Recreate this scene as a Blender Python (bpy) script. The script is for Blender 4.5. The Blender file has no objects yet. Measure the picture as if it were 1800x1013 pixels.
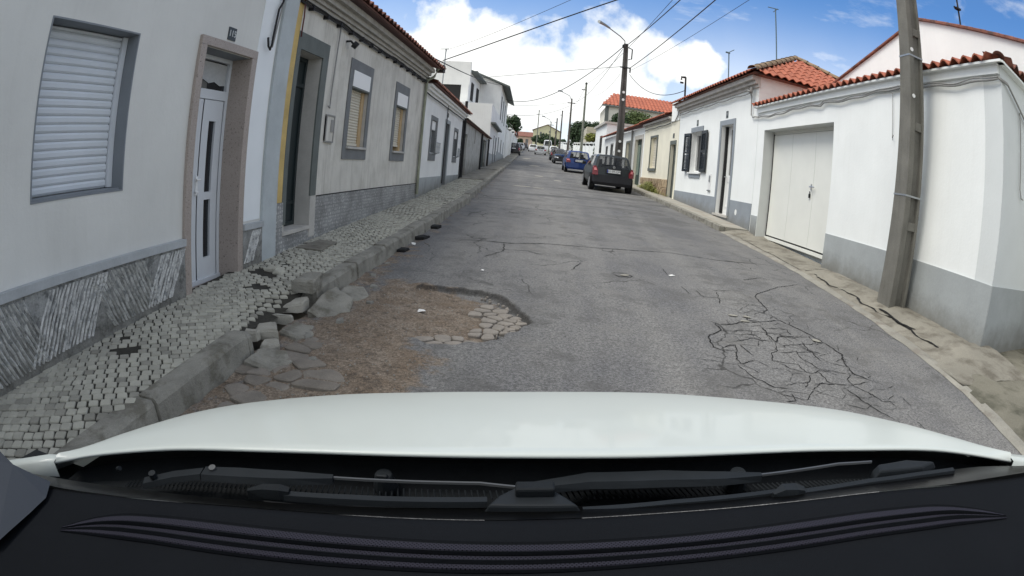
import bpy, bmesh, math, random
from mathutils import Vector, Matrix, noise
rad = math.radians
RN = random.Random(11)
sc = bpy.context.scene
COL = sc.collection

# ------------------------------------------------------------------ camera
PITCH, ROLL, YAW = rad(12.2602), rad(5.07935), rad(2.8148)
CAM = Vector((0, 0, 1.35))
_u = (0, math.cos(PITCH), math.sin(PITCH)); _c, _s = math.cos(ROLL), math.sin(ROLL)
_U = Vector((_c*_u[0]+_s*_u[1], -_s*_u[0]+_c*_u[1], _u[2]))
_F = Vector((0, 0, -1)); _F = (_F-_U*_F.dot(_U)).normalized(); _R = _F.cross(_U)
_Y = _R*math.sin(YAW)+_F*math.cos(YAW); _X = _Y.cross(_U)
CM = Matrix((_X, _Y, _U))                       # camera axes -> world axes
cam = bpy.data.cameras.new('camera'); camo = bpy.data.objects.new('camera', cam); COL.objects.link(camo)
camo.matrix_world = Matrix.Translation(CAM) @ CM.to_4x4()
cam.type = 'PANO'; cam.panorama_type = 'FISHEYE_LENS_POLYNOMIAL'   # the wide dash-camera lens
cam.sensor_fit = 'HORIZONTAL'; cam.sensor_width = 36.0; cam.sensor_height = 36*1013/1800
cam.fisheye_fov = rad(178)
cam.fisheye_polynomial_k0 = 0; cam.fisheye_polynomial_k1 = -50/983.04
cam.fisheye_polynomial_k2 = 0; cam.fisheye_polynomial_k3 = -50/983.04*0.10197*(50/900)**2; cam.fisheye_polynomial_k4 = 0
cam.clip_start = 0.02; cam.clip_end = 3000
sc.camera = camo
sc.render.engine = 'CYCLES'
sc.view_settings.view_transform = 'Standard'; sc.view_settings.look = 'None'
sc.view_settings.gamma = 1; sc.view_settings.exposure = 0.42; sc.view_settings.use_curve_mapping = False

# ------------------------------------------------------------------ sky and sun
SUN_EL, SUN_AZ = rad(60), rad(-100)            # azimuth from +Y towards +X: behind the left-hand roofs
w = bpy.data.worlds.new('World'); sc.world = w; w.use_nodes = True
nt = w.node_tree; nt.nodes.clear()
N = nt.nodes.new; LK = nt.links.new
sky = N('ShaderNodeTexSky'); sky.sky_type = 'NISHITA'; sky.sun_disc = False
sky.sun_elevation = SUN_EL; sky.sun_rotation = SUN_AZ; sky.air_density = 1.0; sky.dust_density = 0.7; sky.ozone_density = 1.6
tc = N('ShaderNodeTexCoord')
def mth(op, a, b=None, clamp=False):
    n = N('ShaderNodeMath'); n.operation = op; n.use_clamp = clamp
    for i, q in enumerate((a, b)):
        if q is None: continue
        if isinstance(q, (int, float)): n.inputs[i].default_value = q
        else: LK(q, n.inputs[i])
    return n.outputs[0]
def blob(v, r):
    d = N('ShaderNodeVectorMath'); d.operation = 'DISTANCE'; LK(tc.outputs['Generated'], d.inputs[0])
    d.inputs[1].default_value = Vector(v).normalized()
    return mth('SUBTRACT', 1.0, mth('DIVIDE', d.outputs[1], r))
blobs = [((-0.201, 0.953, 0.228), 0.112), ((-0.141, 0.965, 0.222), 0.107), ((-0.259, 0.945, 0.198), 0.102), ((-0.043, 0.98, 0.193), 0.092), ((0.121, 0.965, 0.232), 0.076), ((0.076, 0.972, 0.221), 0.061), ((0.183, 0.957, 0.226), 0.061), ((-0.076, 0.992, 0.13), 0.20), ((-0.238, 0.965, 0.109), 0.153), ((0.086, 0.991, 0.15), 0.16), ((0.234, 0.947, 0.22), 0.061), ((-0.329, 0.935, 0.137), 0.122)]
acc = None
for v, r in blobs:
    o = blob(v, r); acc = o if acc is None else mth('MAXIMUM', acc, o)
nz = N('ShaderNodeTexNoise'); nz.inputs['Scale'].default_value = 9; nz.inputs['Detail'].default_value = 9; nz.inputs['Roughness'].default_value = 0.56
LK(tc.outputs['Generated'], nz.inputs['Vector'])
nz2 = N('ShaderNodeTexNoise'); nz2.inputs['Scale'].default_value = 2.3; nz2.inputs['Detail'].default_value = 6
LK(tc.outputs['Generated'], nz2.inputs['Vector'])
den = mth('ADD', mth('MAXIMUM', acc, -0.35), mth('MULTIPLY', mth('SUBTRACT', nz.outputs[0], 0.5), 2.1))
mr = N('ShaderNodeMapRange'); mr.interpolation_type = 'SMOOTHSTEP'; LK(den, mr.inputs[0])
mr.inputs[1].default_value = 0.0; mr.inputs[2].default_value = 0.55
sx = N('ShaderNodeSeparateXYZ'); LK(tc.outputs['Generated'], sx.inputs[0])
# thin whitish veil low over the horizon, and unseen cloud behind and overhead, added for whiter ambient light
veil = N('ShaderNodeMapRange'); LK(sx.outputs[2], veil.inputs[0]); veil.inputs[1].default_value = 0.40; veil.inputs[2].default_value = 0.02
veil.inputs[3].default_value = 0.0; veil.inputs[4].default_value = 1.0; veil.interpolation_type = 'SMOOTHSTEP'
vn = mth('MULTIPLY', veil.outputs[0], mth('ADD', 0.25, mth('MULTIPLY', nz2.outputs[0], 1.1)), True)
back = N('ShaderNodeMapRange'); LK(sx.outputs[1], back.inputs[0]); back.inputs[1].default_value = 0.45; back.inputs[2].default_value = -0.1
back.inputs[3].default_value = 0.0; back.inputs[4].default_value = 1.0
side = N('ShaderNodeMapRange'); LK(sx.outputs[0], side.inputs[0]); side.inputs[1].default_value = 0.15; side.inputs[2].default_value = -0.25; side.inputs[3].default_value = 0.55; side.inputs[4].default_value = 1.0  # cover thinned towards the right to keep the left-hand walls darker
up_ = N('ShaderNodeMapRange'); LK(sx.outputs[2], up_.inputs[0]); up_.inputs[1].default_value = 0.50; up_.inputs[2].default_value = 0.7; up_.inputs[4].default_value = 1.0
wm = N('ShaderNodeMapping'); wm.inputs['Scale'].default_value = (1.2, 3.0, 6.5); wm.inputs['Rotation'].default_value = (.3, .2, .5); LK(tc.outputs['Generated'], wm.inputs[0])
wn_ = N('ShaderNodeTexNoise'); wn_.inputs['Scale'].default_value = 2.2; wn_.inputs['Detail'].default_value = 8; wn_.inputs['Roughness'].default_value = .6; LK(wm.outputs[0], wn_.inputs['Vector'])
wr = N('ShaderNodeMapRange'); wr.interpolation_type = 'SMOOTHSTEP'; LK(wn_.outputs[0], wr.inputs[0]); wr.inputs[1].default_value = .50; wr.inputs[2].default_value = .74; wr.inputs[4].default_value = .5
veil_ = mth('MAXIMUM', wr.outputs[0], 0.0)
cover = mth('MAXIMUM', mth('MAXIMUM', mth('MAXIMUM', mr.outputs[0], veil_), vn), mth('MULTIPLY', mth('MAXIMUM', back.outputs[0], up_.outputs[0]), side.outputs[0]), True)
mixc = N('ShaderNodeMix'); mixc.data_type = 'RGBA'; LK(cover, mixc.inputs[0])
ramp = N('ShaderNodeValToRGB'); LK(nz2.outputs[0], ramp.inputs[0])
ramp.color_ramp.elements[0].position = 0.3; ramp.color_ramp.elements[0].color = (8.6, 8.9, 9.0, 1)
ramp.color_ramp.elements[1].position = 0.6; ramp.color_ramp.elements[1].color = (10.9, 10.8, 10.3, 1)
tint = N('ShaderNodeMix'); tint.data_type = 'RGBA'; tint.blend_type = 'MULTIPLY'; tint.inputs[0].default_value = 1
LK(sky.outputs[0], tint.inputs[6]); tint.inputs[7].default_value = (0.70, 1.10, 1.48, 1)
LK(tint.outputs[2], mixc.inputs[6]); LK(ramp.outputs[0], mixc.inputs[7])
bg = N('ShaderNodeBackground'); bg.inputs[1].default_value = 0.09
LK(mixc.outputs[2], bg.inputs[0]); wo = N('ShaderNodeOutputWorld'); LK(bg.outputs[0], wo.inputs[0])

sl = bpy.data.lights.new('sun', 'SUN'); sl.energy = 2.1; sl.angle = rad(30); sl.color = (1.0, 0.96, 0.90)
so = bpy.data.objects.new('sun', sl); COL.objects.link(so)
sd = Vector((math.sin(SUN_AZ)*math.cos(SUN_EL), math.cos(SUN_AZ)*math.cos(SUN_EL), math.sin(SUN_EL)))
so.rotation_euler = sd.to_track_quat('Z', 'Y').to_euler(); so.location = sd*50

# ------------------------------------------------------------------ materials
MATS = {}
def mat(name, col=(.5, .5, .5), rough=.8, var=.12, scale=3, fine=0.0, fscale=60, bump=0.0, bscale=80, metal=0, spec=.4,
        col2=None, c2scale=2.5, c2lo=.5, c2hi=.62, attr=None, acol=None, streak=0.0, scol=(.25, .24, .2), coat=0, emit=None, alpha=None, base=None):
    if name in MATS: return MATS[name]
    m = bpy.data.materials.new(name); m.use_nodes = True; t = m.node_tree; nn = t.nodes.new; lk = t.links.new
    b = t.nodes['Principled BSDF']; MATS[name] = m
    b.inputs['Roughness'].default_value = rough; b.inputs['Metallic'].default_value = metal
    b.inputs['Specular IOR Level'].default_value = spec; b.inputs['Coat Weight'].default_value = coat; b.inputs['Coat Roughness'].default_value = .06
    g = nn('ShaderNodeNewGeometry'); pos = g.outputs['Position']
    def noi(s, d=5, vec=None, ro=.55):
        n = nn('ShaderNodeTexNoise'); n.inputs['Scale'].default_value = s; n.inputs['Detail'].default_value = d
        n.inputs['Roughness'].default_value = ro; lk(vec or pos, n.inputs['Vector']); return n.outputs[0]
    def mixn(f, a, c, blend='MIX'):
        x = nn('ShaderNodeMix'); x.data_type = 'RGBA'; x.blend_type = blend
        for i, q in ((0, f), (6, a), (7, c)):
            if isinstance(q, tuple): x.inputs[i].default_value = tuple(q)+((1,) if len(q) == 3 else ())
            elif isinstance(q, (int, float)): x.inputs[i].default_value = q
            else: lk(q, x.inputs[i])
        return x.outputs[2]
    def rng(v, a, c, lo=0, hi=1):
        x = nn('ShaderNodeMapRange'); lk(v, x.inputs[0]); x.inputs[1].default_value = a; x.inputs[2].default_value = c
        x.inputs[3].default_value = lo; x.inputs[4].default_value = hi; return x.outputs[0]
    def grey(v):
        x = nn('ShaderNodeCombineColor'); [lk(v, x.inputs[i]) for i in range(3)]; return x.outputs[0]
    c = tuple(col)+(1,)
    if col2: c = mixn(rng(noi(c2scale, 8, ro=.62), c2lo, c2hi), c, tuple(col2)+(1,))
    if attr:
        a = nn('ShaderNodeAttribute'); a.attribute_name = attr
        c = mixn(a.outputs['Fac'], c, tuple(acol)+(1,))
    if streak:
        mp = nn('ShaderNodeMapping'); mp.inputs['Scale'].default_value = (7, 7, .55); lk(pos, mp.inputs[0])
        c = mixn(rng(noi(1.6, 8, mp.outputs[0], .7), .5, .8, 0, streak), c, tuple(scol)+(1,))
    if base:      # splashed dirt and damp along the foot of a wall
        sp_ = nn('ShaderNodeSeparateXYZ'); lk(pos, sp_.inputs[0])
        def mm(op, a, d):
            x = nn('ShaderNodeMath'); x.operation = op
            for i, q in enumerate((a, d)):
                if isinstance(q, (int, float)): x.inputs[i].default_value = q
                else: lk(q, x.inputs[i])
            return x.outputs[0]
        h = mm('SUBTRACT', sp_.outputs[2], mm('ADD', mm('MULTIPLY', sp_.outputs[1], .038), mm('MULTIPLY', mm('MULTIPLY', sp_.outputs[1], sp_.outputs[1]), .00008)))
        h = mm('ADD', h, mm('MULTIPLY', mm('SUBTRACT', noi(3.5, 9, ro=.7), .5), base[2]))
        c = mixn(rng(h, base[1], .08, 0, base[0]), c, (.13, .12, .095, 1))
    if var: c = mixn(1.0, c, grey(rng(noi(scale, 6), .3, .7, 1-var, 1+var*.6)), 'MULTIPLY')
    if fine: c = mixn(1.0, c, grey(rng(noi(fscale, 4, ro=.7), .3, .7, 1-fine, 1+fine)), 'MULTIPLY')
    if isinstance(c, tuple): b.inputs['Base Color'].default_value = c
    else: lk(c, b.inputs['Base Color'])
    if bump:
        bn = nn('ShaderNodeBump'); bn.inputs['Strength'].default_value = bump; bn.inputs['Distance'].default_value = .02
        lk(noi(bscale, 6, ro=.65), bn.inputs['Height']); lk(bn.outputs[0], b.inputs['Normal'])
    if emit: b.inputs['Emission Color'].default_value = emit[0]+(1,); b.inputs['Emission Strength'].default_value = emit[1]
    if alpha is not None: b.inputs['Alpha'].default_value = alpha
    return m
def glassmat(name, col, see):
    if name in MATS: return MATS[name]
    m = bpy.data.materials.new(name); m.use_nodes = True; t = m.node_tree; MATS[name] = m
    b = t.nodes['Principled BSDF']; b.inputs['Base Color'].default_value = col+(1,); b.inputs['Roughness'].default_value = .04
    b.inputs['Specular IOR Level'].default_value = .6
    tr = t.nodes.new('ShaderNodeBsdfTransparent'); mx = t.nodes.new('ShaderNodeMixShader'); mx.inputs[0].default_value = see
    o = [n for n in t.nodes if n.type == 'OUTPUT_MATERIAL'][0]
    t.links.new(b.outputs[0], mx.inputs[1]); t.links.new(tr.outputs[0], mx.inputs[2]); t.links.new(mx.outputs[0], o.inputs[0])
    return m

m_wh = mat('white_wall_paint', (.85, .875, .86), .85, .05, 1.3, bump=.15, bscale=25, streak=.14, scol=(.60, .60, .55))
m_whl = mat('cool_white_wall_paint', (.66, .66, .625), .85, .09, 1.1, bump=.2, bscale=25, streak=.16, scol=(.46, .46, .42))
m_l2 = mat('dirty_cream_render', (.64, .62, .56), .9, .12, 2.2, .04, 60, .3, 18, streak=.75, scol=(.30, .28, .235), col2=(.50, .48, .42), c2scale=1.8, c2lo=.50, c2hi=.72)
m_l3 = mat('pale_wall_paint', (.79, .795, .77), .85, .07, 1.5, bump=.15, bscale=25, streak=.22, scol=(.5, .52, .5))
m_l4 = mat('weathered_grey_render', (.50, .50, .47), .95, .25, 2.5, .1, 50, .4, 15, base=(.8, .8, .8), streak=.8, scol=(.22, .22, .2), col2=(.3, .3, .27))
m_cream = mat('cream_wall_paint', (.80, .77, .64), .85, .08, 1.5, bump=.15, bscale=25, streak=.1, scol=(.5, .48, .4))
m_gry = mat('grey_dado_paint', (.27, .30, .33), .75, .10, 2.5, .04, 40, .15, 30, base=(.7, .42, .5))
m_gry2 = mat('pale_grey_dado_paint', (.36, .385, .39), .75, .10, 2.5, .04, 40, .15, 30, base=(.7, .45, .55))
m_trim = mat('grey_trim_paint', (.17, .178, .18), .7, .14, 5, .05, 60)
m_triml = mat('dark_grey_green_trim', (.12, .135, .125), .7, .15, 5, .05, 60, streak=.2, scol=(.3, .3, .28))
m_rev = mat('blue_grey_reveal_paint', (.21, .23, .25), .7, .08, 4)
m_stonereveal = mat('pale_reveal_render', (.47, .455, .42), .85, .12, 5, .06, 60)
m_yel = mat('ochre_edge_paint', (.58, .42, .16), .85, .2, 4, .05, 50, col2=(.40, .30, .14), c2lo=.52, c2hi=.75)
m_mosspillar = mat('grey_pilaster_render', (.46, .50, .51), .9, .12, 3, .04, 50, .2, 20)
m_alu = mat('white_aluminium', (.62, .65, .68), .35, .03, spec=.5)
m_shut = mat('white_roller_slats', (.62, .66, .70), .5, .04, 4)
m_shut2 = mat('cream_roller_slats', (.62, .58, .48), .55, .06, 4)
m_tan = mat('tan_wood_frame', (.50, .36, .20), .6, .15, 8)
m_dkglass = mat('dark_window_glass', (.012, .014, .018), .05, 0, spec=.6)
m_dkgreen = mat('dark_green_door_paint', (.018, .028, .03), .35, .15, 4, spec=.45)
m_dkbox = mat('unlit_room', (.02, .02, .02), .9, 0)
m_shgreen = mat('near_black_shutter_paint', (.018, .024, .03), .4, .1, 5)
m_white = mat('white_gloss_paint', (.80, .81, .80), .4, .03)
m_metal = mat('brushed_steel', (.55, .55, .56), .35, 0, metal=.9)
m_black = mat('black_cable_rubber', (.012, .012, .014), .6, 0)
m_greycable = mat('grey_cable_sheath', (.30, .30, .29), .7, .1, 20)
m_pipe = mat('grey_pipe', (.27, .27, .26), .6, .15, 6, streak=.3)
m_conc = mat('pole_concrete', (.175, .17, .15), .9, .22, 3, .14, 90, .35, 60, streak=.5, scol=(.085, .085, .075))
m_kerb = mat('kerb_concrete', (.27, .26, .225), .95, .25, 5, .16, 120, .6, 60, col2=(.17, .16, .13), c2scale=6)
m_cob = mat('limestone_setts', (.46, .445, .375), .85, .14, 9, .12, 160, .4, 120, attr='tone', acol=(.27, .26, .22))
m_joint = mat('dark_joint_soil', (.042, .039, .031), 1, .3, 20, .2, 120, .5, 80)
m_slab = mat('worn_concrete_paving', (.255, .24, .20), .95, .25, 1.6, .16, 90, .5, 45, col2=(.13, .118, .095), c2scale=3.2, c2lo=.46, c2hi=.64)
m_slabl = mat('pale_concrete_paving', (.34, .325, .28), .95, .18, 1.6, .10, 90, .3, 45, col2=(.30, .265, .22), c2scale=2.0)
m_edge = mat('pale_gutter_mortar', (.27, .26, .225), .95, .2, 3, .16, 90, .6, 40, col2=(.22, .20, .17), c2scale=5)
m_crack = mat('crack_shadow_soil', (.012, .012, .012), 1, 0)
m_rub = mat('broken_stone', (.24, .235, .21), .9, .25, 8, .14, 120, .6, 60)
m_rubw = mat('pale_broken_stone', (.34, .325, .28), .9, .2, 10, .12, 120, .4, 60)
m_sett = mat('old_road_setts', (.30, .27, .235), .9, .2, 8, .15, 120, .6, 60, attr='tone', acol=(.20, .178, .150))
m_tile = mat('terracotta_tiles', (.37, .12, .072), .8, .30, 7, .12, 40, .2, 60, col2=(.36, .115, .065), c2scale=5, c2lo=.48, c2hi=.66)
m_tileo = mat('weathered_terracotta_tiles', (.24, .10, .07), .85, .35, 6, .14, 40, .3, 60, col2=(.10, .06, .05), c2scale=5)
m_tilem = mat('lichen_ridge_tiles', (.27, .19, .12), .9, .35, 6, .14, 40, .3, 60, col2=(.13, .11, .07), c2scale=8)
m_tileflat = mat('bright_terracotta_roof', (.38, .115, .065), .8, .2, 1.2, .1, 20)
m_car = mat('white_car_paint', (.52, .56, .535), .4, .06, 1.5, spec=.4, coat=.3)
m_plast = mat('black_cowl_plastic', (.010, .012, .014), .6, .2, 12, .1, 300, .1, 300, spec=.12)
m_plast2 = mat('satin_black_wiper', (.016, .019, .022), .5, .1, 30, spec=.12)
m_dash = mat('dashboard_plastic', (.0095, .0108, .0132), .8, .08, 6, .10, 500, .25, 900, spec=.03)
m_dash2 = mat('bluish_pillar_trim', (.024, .032, .046), .7, .05, 8, .05, 400, .1, 700)
m_frit = mat('black_glass_band', (.002, .002, .002), .3, 0, spec=.15)
m_tyre = mat('tyre_rubber', (.014, .014, .015), .85, 0)
m_rim = mat('alloy_rim', (.42, .43, .44), .35, 0, metal=.7)
m_red = mat('red_lamp_plastic', (.16, .006, .014), .2, 0, spec=.6)
m_redw = mat('pink_lamp_lens', (.55, .16, .17), .2, 0, spec=.6)
m_plate = mat('white_plate', (.75, .76, .76), .4, 0)
m_ink = mat('black_lettering', (.01, .01, .01), .6, 0)
m_blueband = mat('blue_plate_band', (.01, .04, .3), .5, 0)
m_leaf = mat('dark_foliage', (.035, .065, .025), .7, .5, 3, .3, 12)
m_leaf2 = mat('olive_foliage', (.085, .12, .035), .7, .5, 3, .3, 12)
m_leafy = mat('yellow_green_foliage', (.22, .24, .05), .7, .4, 5, .3, 14)
m_bark = mat('bark', (.09, .07, .05), .9, .3, 8)
m_ground = mat('earth', (.16, .14, .10), 1, .3, .4)
m_wood = mat('weathered_wood_pole', (.10, .09, .08), .9, .2, 4)
m_lich = mat('lichen_grey_pole', (.20, .21, .17), .9, .25, 3)
m_rod = mat('dull_wiper_metal', (.10, .105, .11), .35, 0, metal=.5)
m_galv = mat('galvanised_metal', (.35, .37, .38), .45, .1, 10, metal=.6)
m_teal = mat('dull_aerial_metal', (.10, .16, .19), .5, 0)
m_cladst = mat('stone_cladding', (.42, .33, .22), .85, .2, 6, .1, 60, .3, 50, attr='tone', acol=(.22, .16, .10))
m_mort = mat('pale_mortar', (.50, .45, .36), .95, .1, 10)
m_paper = mat('white_paper_scrap', (.8, .8, .78), .8, 0)
m_grplate = mat('grey_number_tile', (.045, .055, .06), .5, 0)
m_numpale = mat('pale_numerals', (.60, .62, .62), .6, 0)

# granite with speckles
mg = mat('speckled_pink_granite', (.36, .31, .275), .45, .06, 3, .22, 110, 0, col2=(.13, .11, .10), c2scale=55, c2lo=.60, c2hi=.66)
mk = mat('green_garage_gate', (.02, .04, .035), .5, .1, 4)

def tiled_dado():
    m = mat('patterned_dado_tiles', (.36, .38, .40), .5, .08, 3, .05, 80)
    t = m.node_tree; nn = t.nodes.new; lk = t.links.new; b = t.nodes['Principled BSDF']
    g = nn('ShaderNodeNewGeometry'); s = nn('ShaderNodeSeparateXYZ'); lk(g.outputs['Position'], s.inputs[0])
    c = nn('ShaderNodeCombineXYZ'); lk(s.outputs[1], c.inputs[0]); lk(s.outputs[2], c.inputs[1])
    v = nn('ShaderNodeTexVoronoi'); v.inputs['Scale'].default_value = 21; v.inputs['Randomness'].default_value = .35; v.feature = 'DISTANCE_TO_EDGE'; lk(c.outputs[0], v.inputs['Vector'])
    n = nn('ShaderNodeTexNoise'); n.inputs['Scale'].default_value = 26; n.inputs['Detail'].default_value = 5; lk(c.outputs[0], n.inputs['Vector'])
    br = nn('ShaderNodeTexBrick'); br.offset = 0; br.inputs['Scale'].default_value = 6.7; br.inputs['Mortar Size'].default_value = .012
    br.inputs['Brick Width'].default_value = 1; br.inputs['Row Height'].default_value = 1; lk(c.outputs[0], br.inputs['Vector'])
    br.inputs['Color1'].default_value = (1, 1, 1, 1); br.inputs['Color2'].default_value = (.9, .9, .9, 1); br.inputs['Mortar'].default_value = (.55, .55, .55, 1)
    r = nn('ShaderNodeMapRange'); lk(v.outputs['Distance'], r.inputs[0]); r.inputs[1].default_value = .05; r.inputs[2].default_value = .4
    r2 = nn('ShaderNodeMapRange'); lk(n.outputs[0], r2.inputs[0]); r2.inputs[1].default_value = .42; r2.inputs[2].default_value = .58
    ad = nn('ShaderNodeMath'); ad.operation = 'MULTIPLY'; lk(r.outputs[0], ad.inputs[0]); lk(r2.outputs[0], ad.inputs[1])
    mx = nn('ShaderNodeMix'); mx.data_type = 'RGBA'; lk(ad.outputs[0], mx.inputs[0]); mx.inputs[6].default_value = (.25, .255, .255, 1); mx.inputs[7].default_value = (.56, .56, .54, 1)
    m2 = nn('ShaderNodeMix'); m2.data_type = 'RGBA'; m2.blend_type = 'MULTIPLY'; m2.inputs[0].default_value = 1; lk(mx.outputs[2], m2.inputs[6]); lk(br.outputs[0], m2.inputs[7])
    n3 = nn('ShaderNodeTexNoise'); n3.inputs['Scale'].default_value = 3; n3.inputs['Detail'].default_value = 8; lk(g.outputs['Position'], n3.inputs['Vector'])
    r3 = nn('ShaderNodeMapRange'); lk(n3.outputs[0], r3.inputs[0]); r3.inputs[1].default_value = .35; r3.inputs[2].default_value = .65; r3.inputs[3].default_value = .7; r3.inputs[4].default_value = 1.15
    m3 = nn('ShaderNodeMix'); m3.data_type = 'RGBA'; m3.blend_type = 'MULTIPLY'; m3.inputs[0].default_value = 1; lk(m2.outputs[2], m3.inputs[6]); lk(r3.outputs[0], m3.inputs[7])
    lk(m3.outputs[2], b.inputs['Base Color'])
    return m
m_tiles2 = tiled_dado()

def asphalt():
    m = mat('worn_asphalt', (.12, .12, .12), .9, 0); t = m.node_tree; nn = t.nodes.new; lk = t.links.new; b = t.nodes['Principled BSDF']
    g = nn('ShaderNodeNewGeometry'); P = g.outputs['Position']
    def noi(s, d=6, ro=.6, vec=None):
        n = nn('ShaderNodeTexNoise'); n.inputs['Scale'].default_value = s; n.inputs['Detail'].default_value = d; n.inputs['Roughness'].default_value = ro; lk(vec or P, n.inputs['Vector']); return n.outputs[0]
    def rng(v, a, c, lo=0, hi=1, smooth=False):
        x = nn('ShaderNodeMapRange'); lk(v, x.inputs[0]); x.inputs[1].default_value = a; x.inputs[2].default_value = c; x.inputs[3].default_value = lo; x.inputs[4].default_value = hi
        if smooth: x.interpolation_type = 'SMOOTHSTEP'
        return x.outputs[0]
    def mx(f, a, c, bl='MIX'):
        x = nn('ShaderNodeMix'); x.data_type = 'RGBA'; x.blend_type = bl
        for i, q in ((0, f), (6, a), (7, c)):
            if isinstance(q, tuple): x.inputs[i].default_value = q+(1,)
            elif isinstance(q, (int, float)): x.inputs[i].default_value = q
            else: lk(q, x.inputs[i])
        return x.outputs[2]
    def mt(op, a, c):
        n = nn('ShaderNodeMath'); n.operation = op
        for i, q in enumerate((a, c)):
            if isinstance(q, (int, float)): n.inputs[i].default_value = q
            else: lk(q, n.inputs[i])
        return n.outputs[0]
    s = nn('ShaderNodeSeparateXYZ'); lk(P, s.inputs[0])
    base = mx(rng(noi(.7, 5), .38, .64), (.112, .112, .115), (.150, .148, .145))
    # wheel-worn bands run along the street
    mp = nn('ShaderNodeMapping'); mp.inputs['Scale'].default_value = (1.6, .10, 1); lk(P, mp.inputs[0])
    base = mx(rng(noi(1.0, 5, .6, mp.outputs[0]), .40, .66), base, (.175, .172, .165))
    # aggregate speckle: strong in the near coarse surface
    near = rng(s.outputs[1], 5.5, 9.5, 1, .35)
    sp = rng(noi(48, 3, .8), .40, .60, .68, 1.36); sp2 = rng(noi(150, 2, .8), .40, .60, .72, 1.32)
    spk = nn('ShaderNodeCombineColor'); q = mt('MULTIPLY', sp, sp2); [lk(q, spk.inputs[i]) for i in range(3)]
    base = mx(near, base, mx(1.0, base, spk.outputs[0], 'MULTIPLY'))
    v = nn('ShaderNodeTexVoronoi'); v.inputs['Scale'].default_value = 7; lk(P, v.inputs['Vector'])   # stray dark pits and pale chips
    base = mx(rng(v.outputs['Distance'], .03, .09, .75, 0), base, (.035, .033, .03))
    v2 = nn('ShaderNodeTexVoronoi'); v2.inputs['Scale'].default_value = 4.3; lk(P, v2.inputs['Vector'])
    base = mx(rng(v2.outputs['Distance'], .015, .035, .6, 0), base, (.34, .33, .30))
    # old repairs across the far carriageway
    mp2 = nn('ShaderNodeMapping'); mp2.inputs['Scale'].default_value = (.35, 1.3, 1); lk(P, mp2.inputs[0])
    pat = mt('MULTIPLY', rng(noi(1.1, 7, .62, mp2.outputs[0]), .50, .60), rng(s.outputs[1], 9, 15))
    base = mx(pat, base, (.088, .087, .085))
    base = mx(rng(noi(2.3, 9, .68), .50, .62, 0, .55), base, (.088, .086, .083))
    base = mx(rng(noi(1.3, 9, .7, ), .56, .68, 0, .5), base, (.185, .178, .165))
    wv = nn('ShaderNodeTexNoise'); wv.inputs['Scale'].default_value = 3; wv.inputs['Detail'].default_value = 4; lk(P, wv.inputs['Vector'])
    dst = nn('ShaderNodeMix'); dst.data_type = 'RGBA'; dst.blend_type = 'ADD'; dst.inputs[0].default_value = .35; lk(P, dst.inputs[6]); lk(wv.outputs[1], dst.inputs[7])
    vc = nn('ShaderNodeTexVoronoi'); vc.feature = 'DISTANCE_TO_EDGE'; vc.inputs['Scale'].default_value = 1.15; lk(dst.outputs[2], vc.inputs['Vector'])
    base = mx(mt('MULTIPLY', rng(vc.outputs['Distance'], .004, .016, .85, 0), rng(noi(.9, 3), .52, .60)), base, (.035, .034, .032))
    a = nn('ShaderNodeAttribute'); a.attribute_name = 'dirt'
    dm = rng(mt('ADD', a.outputs['Fac'], mt('MULTIPLY', mt('SUBTRACT', noi(4.5, 9, .66), .5), 1.9)), .32, .62, 0, 1, True)
    dirt = mx(rng(noi(5, 8, .65), .36, .62), (.158, .118, .083), (.218, .178, .138))
    dirt = mx(rng(noi(14, 6, .7), .50, .66), dirt, (.10, .078, .058))
    dirt = mx(1.0, dirt, spk.outputs[0], 'MULTIPLY')
    base = mx(dm, base, dirt)
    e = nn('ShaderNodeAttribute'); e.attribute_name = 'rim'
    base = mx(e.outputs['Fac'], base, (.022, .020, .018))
    lk(base, b.inputs['Base Color'])
    bn = nn('ShaderNodeBump'); bn.inputs['Strength'].default_value = .7; bn.inputs['Distance'].default_value = .012
    lk(mt('ADD', mt('MULTIPLY', noi(120, 3, .8), .5), noi(26, 5, .7)), bn.inputs['Height']); lk(bn.outputs[0], b.inputs['Normal'])
    return m
m_asph = asphalt()

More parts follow.
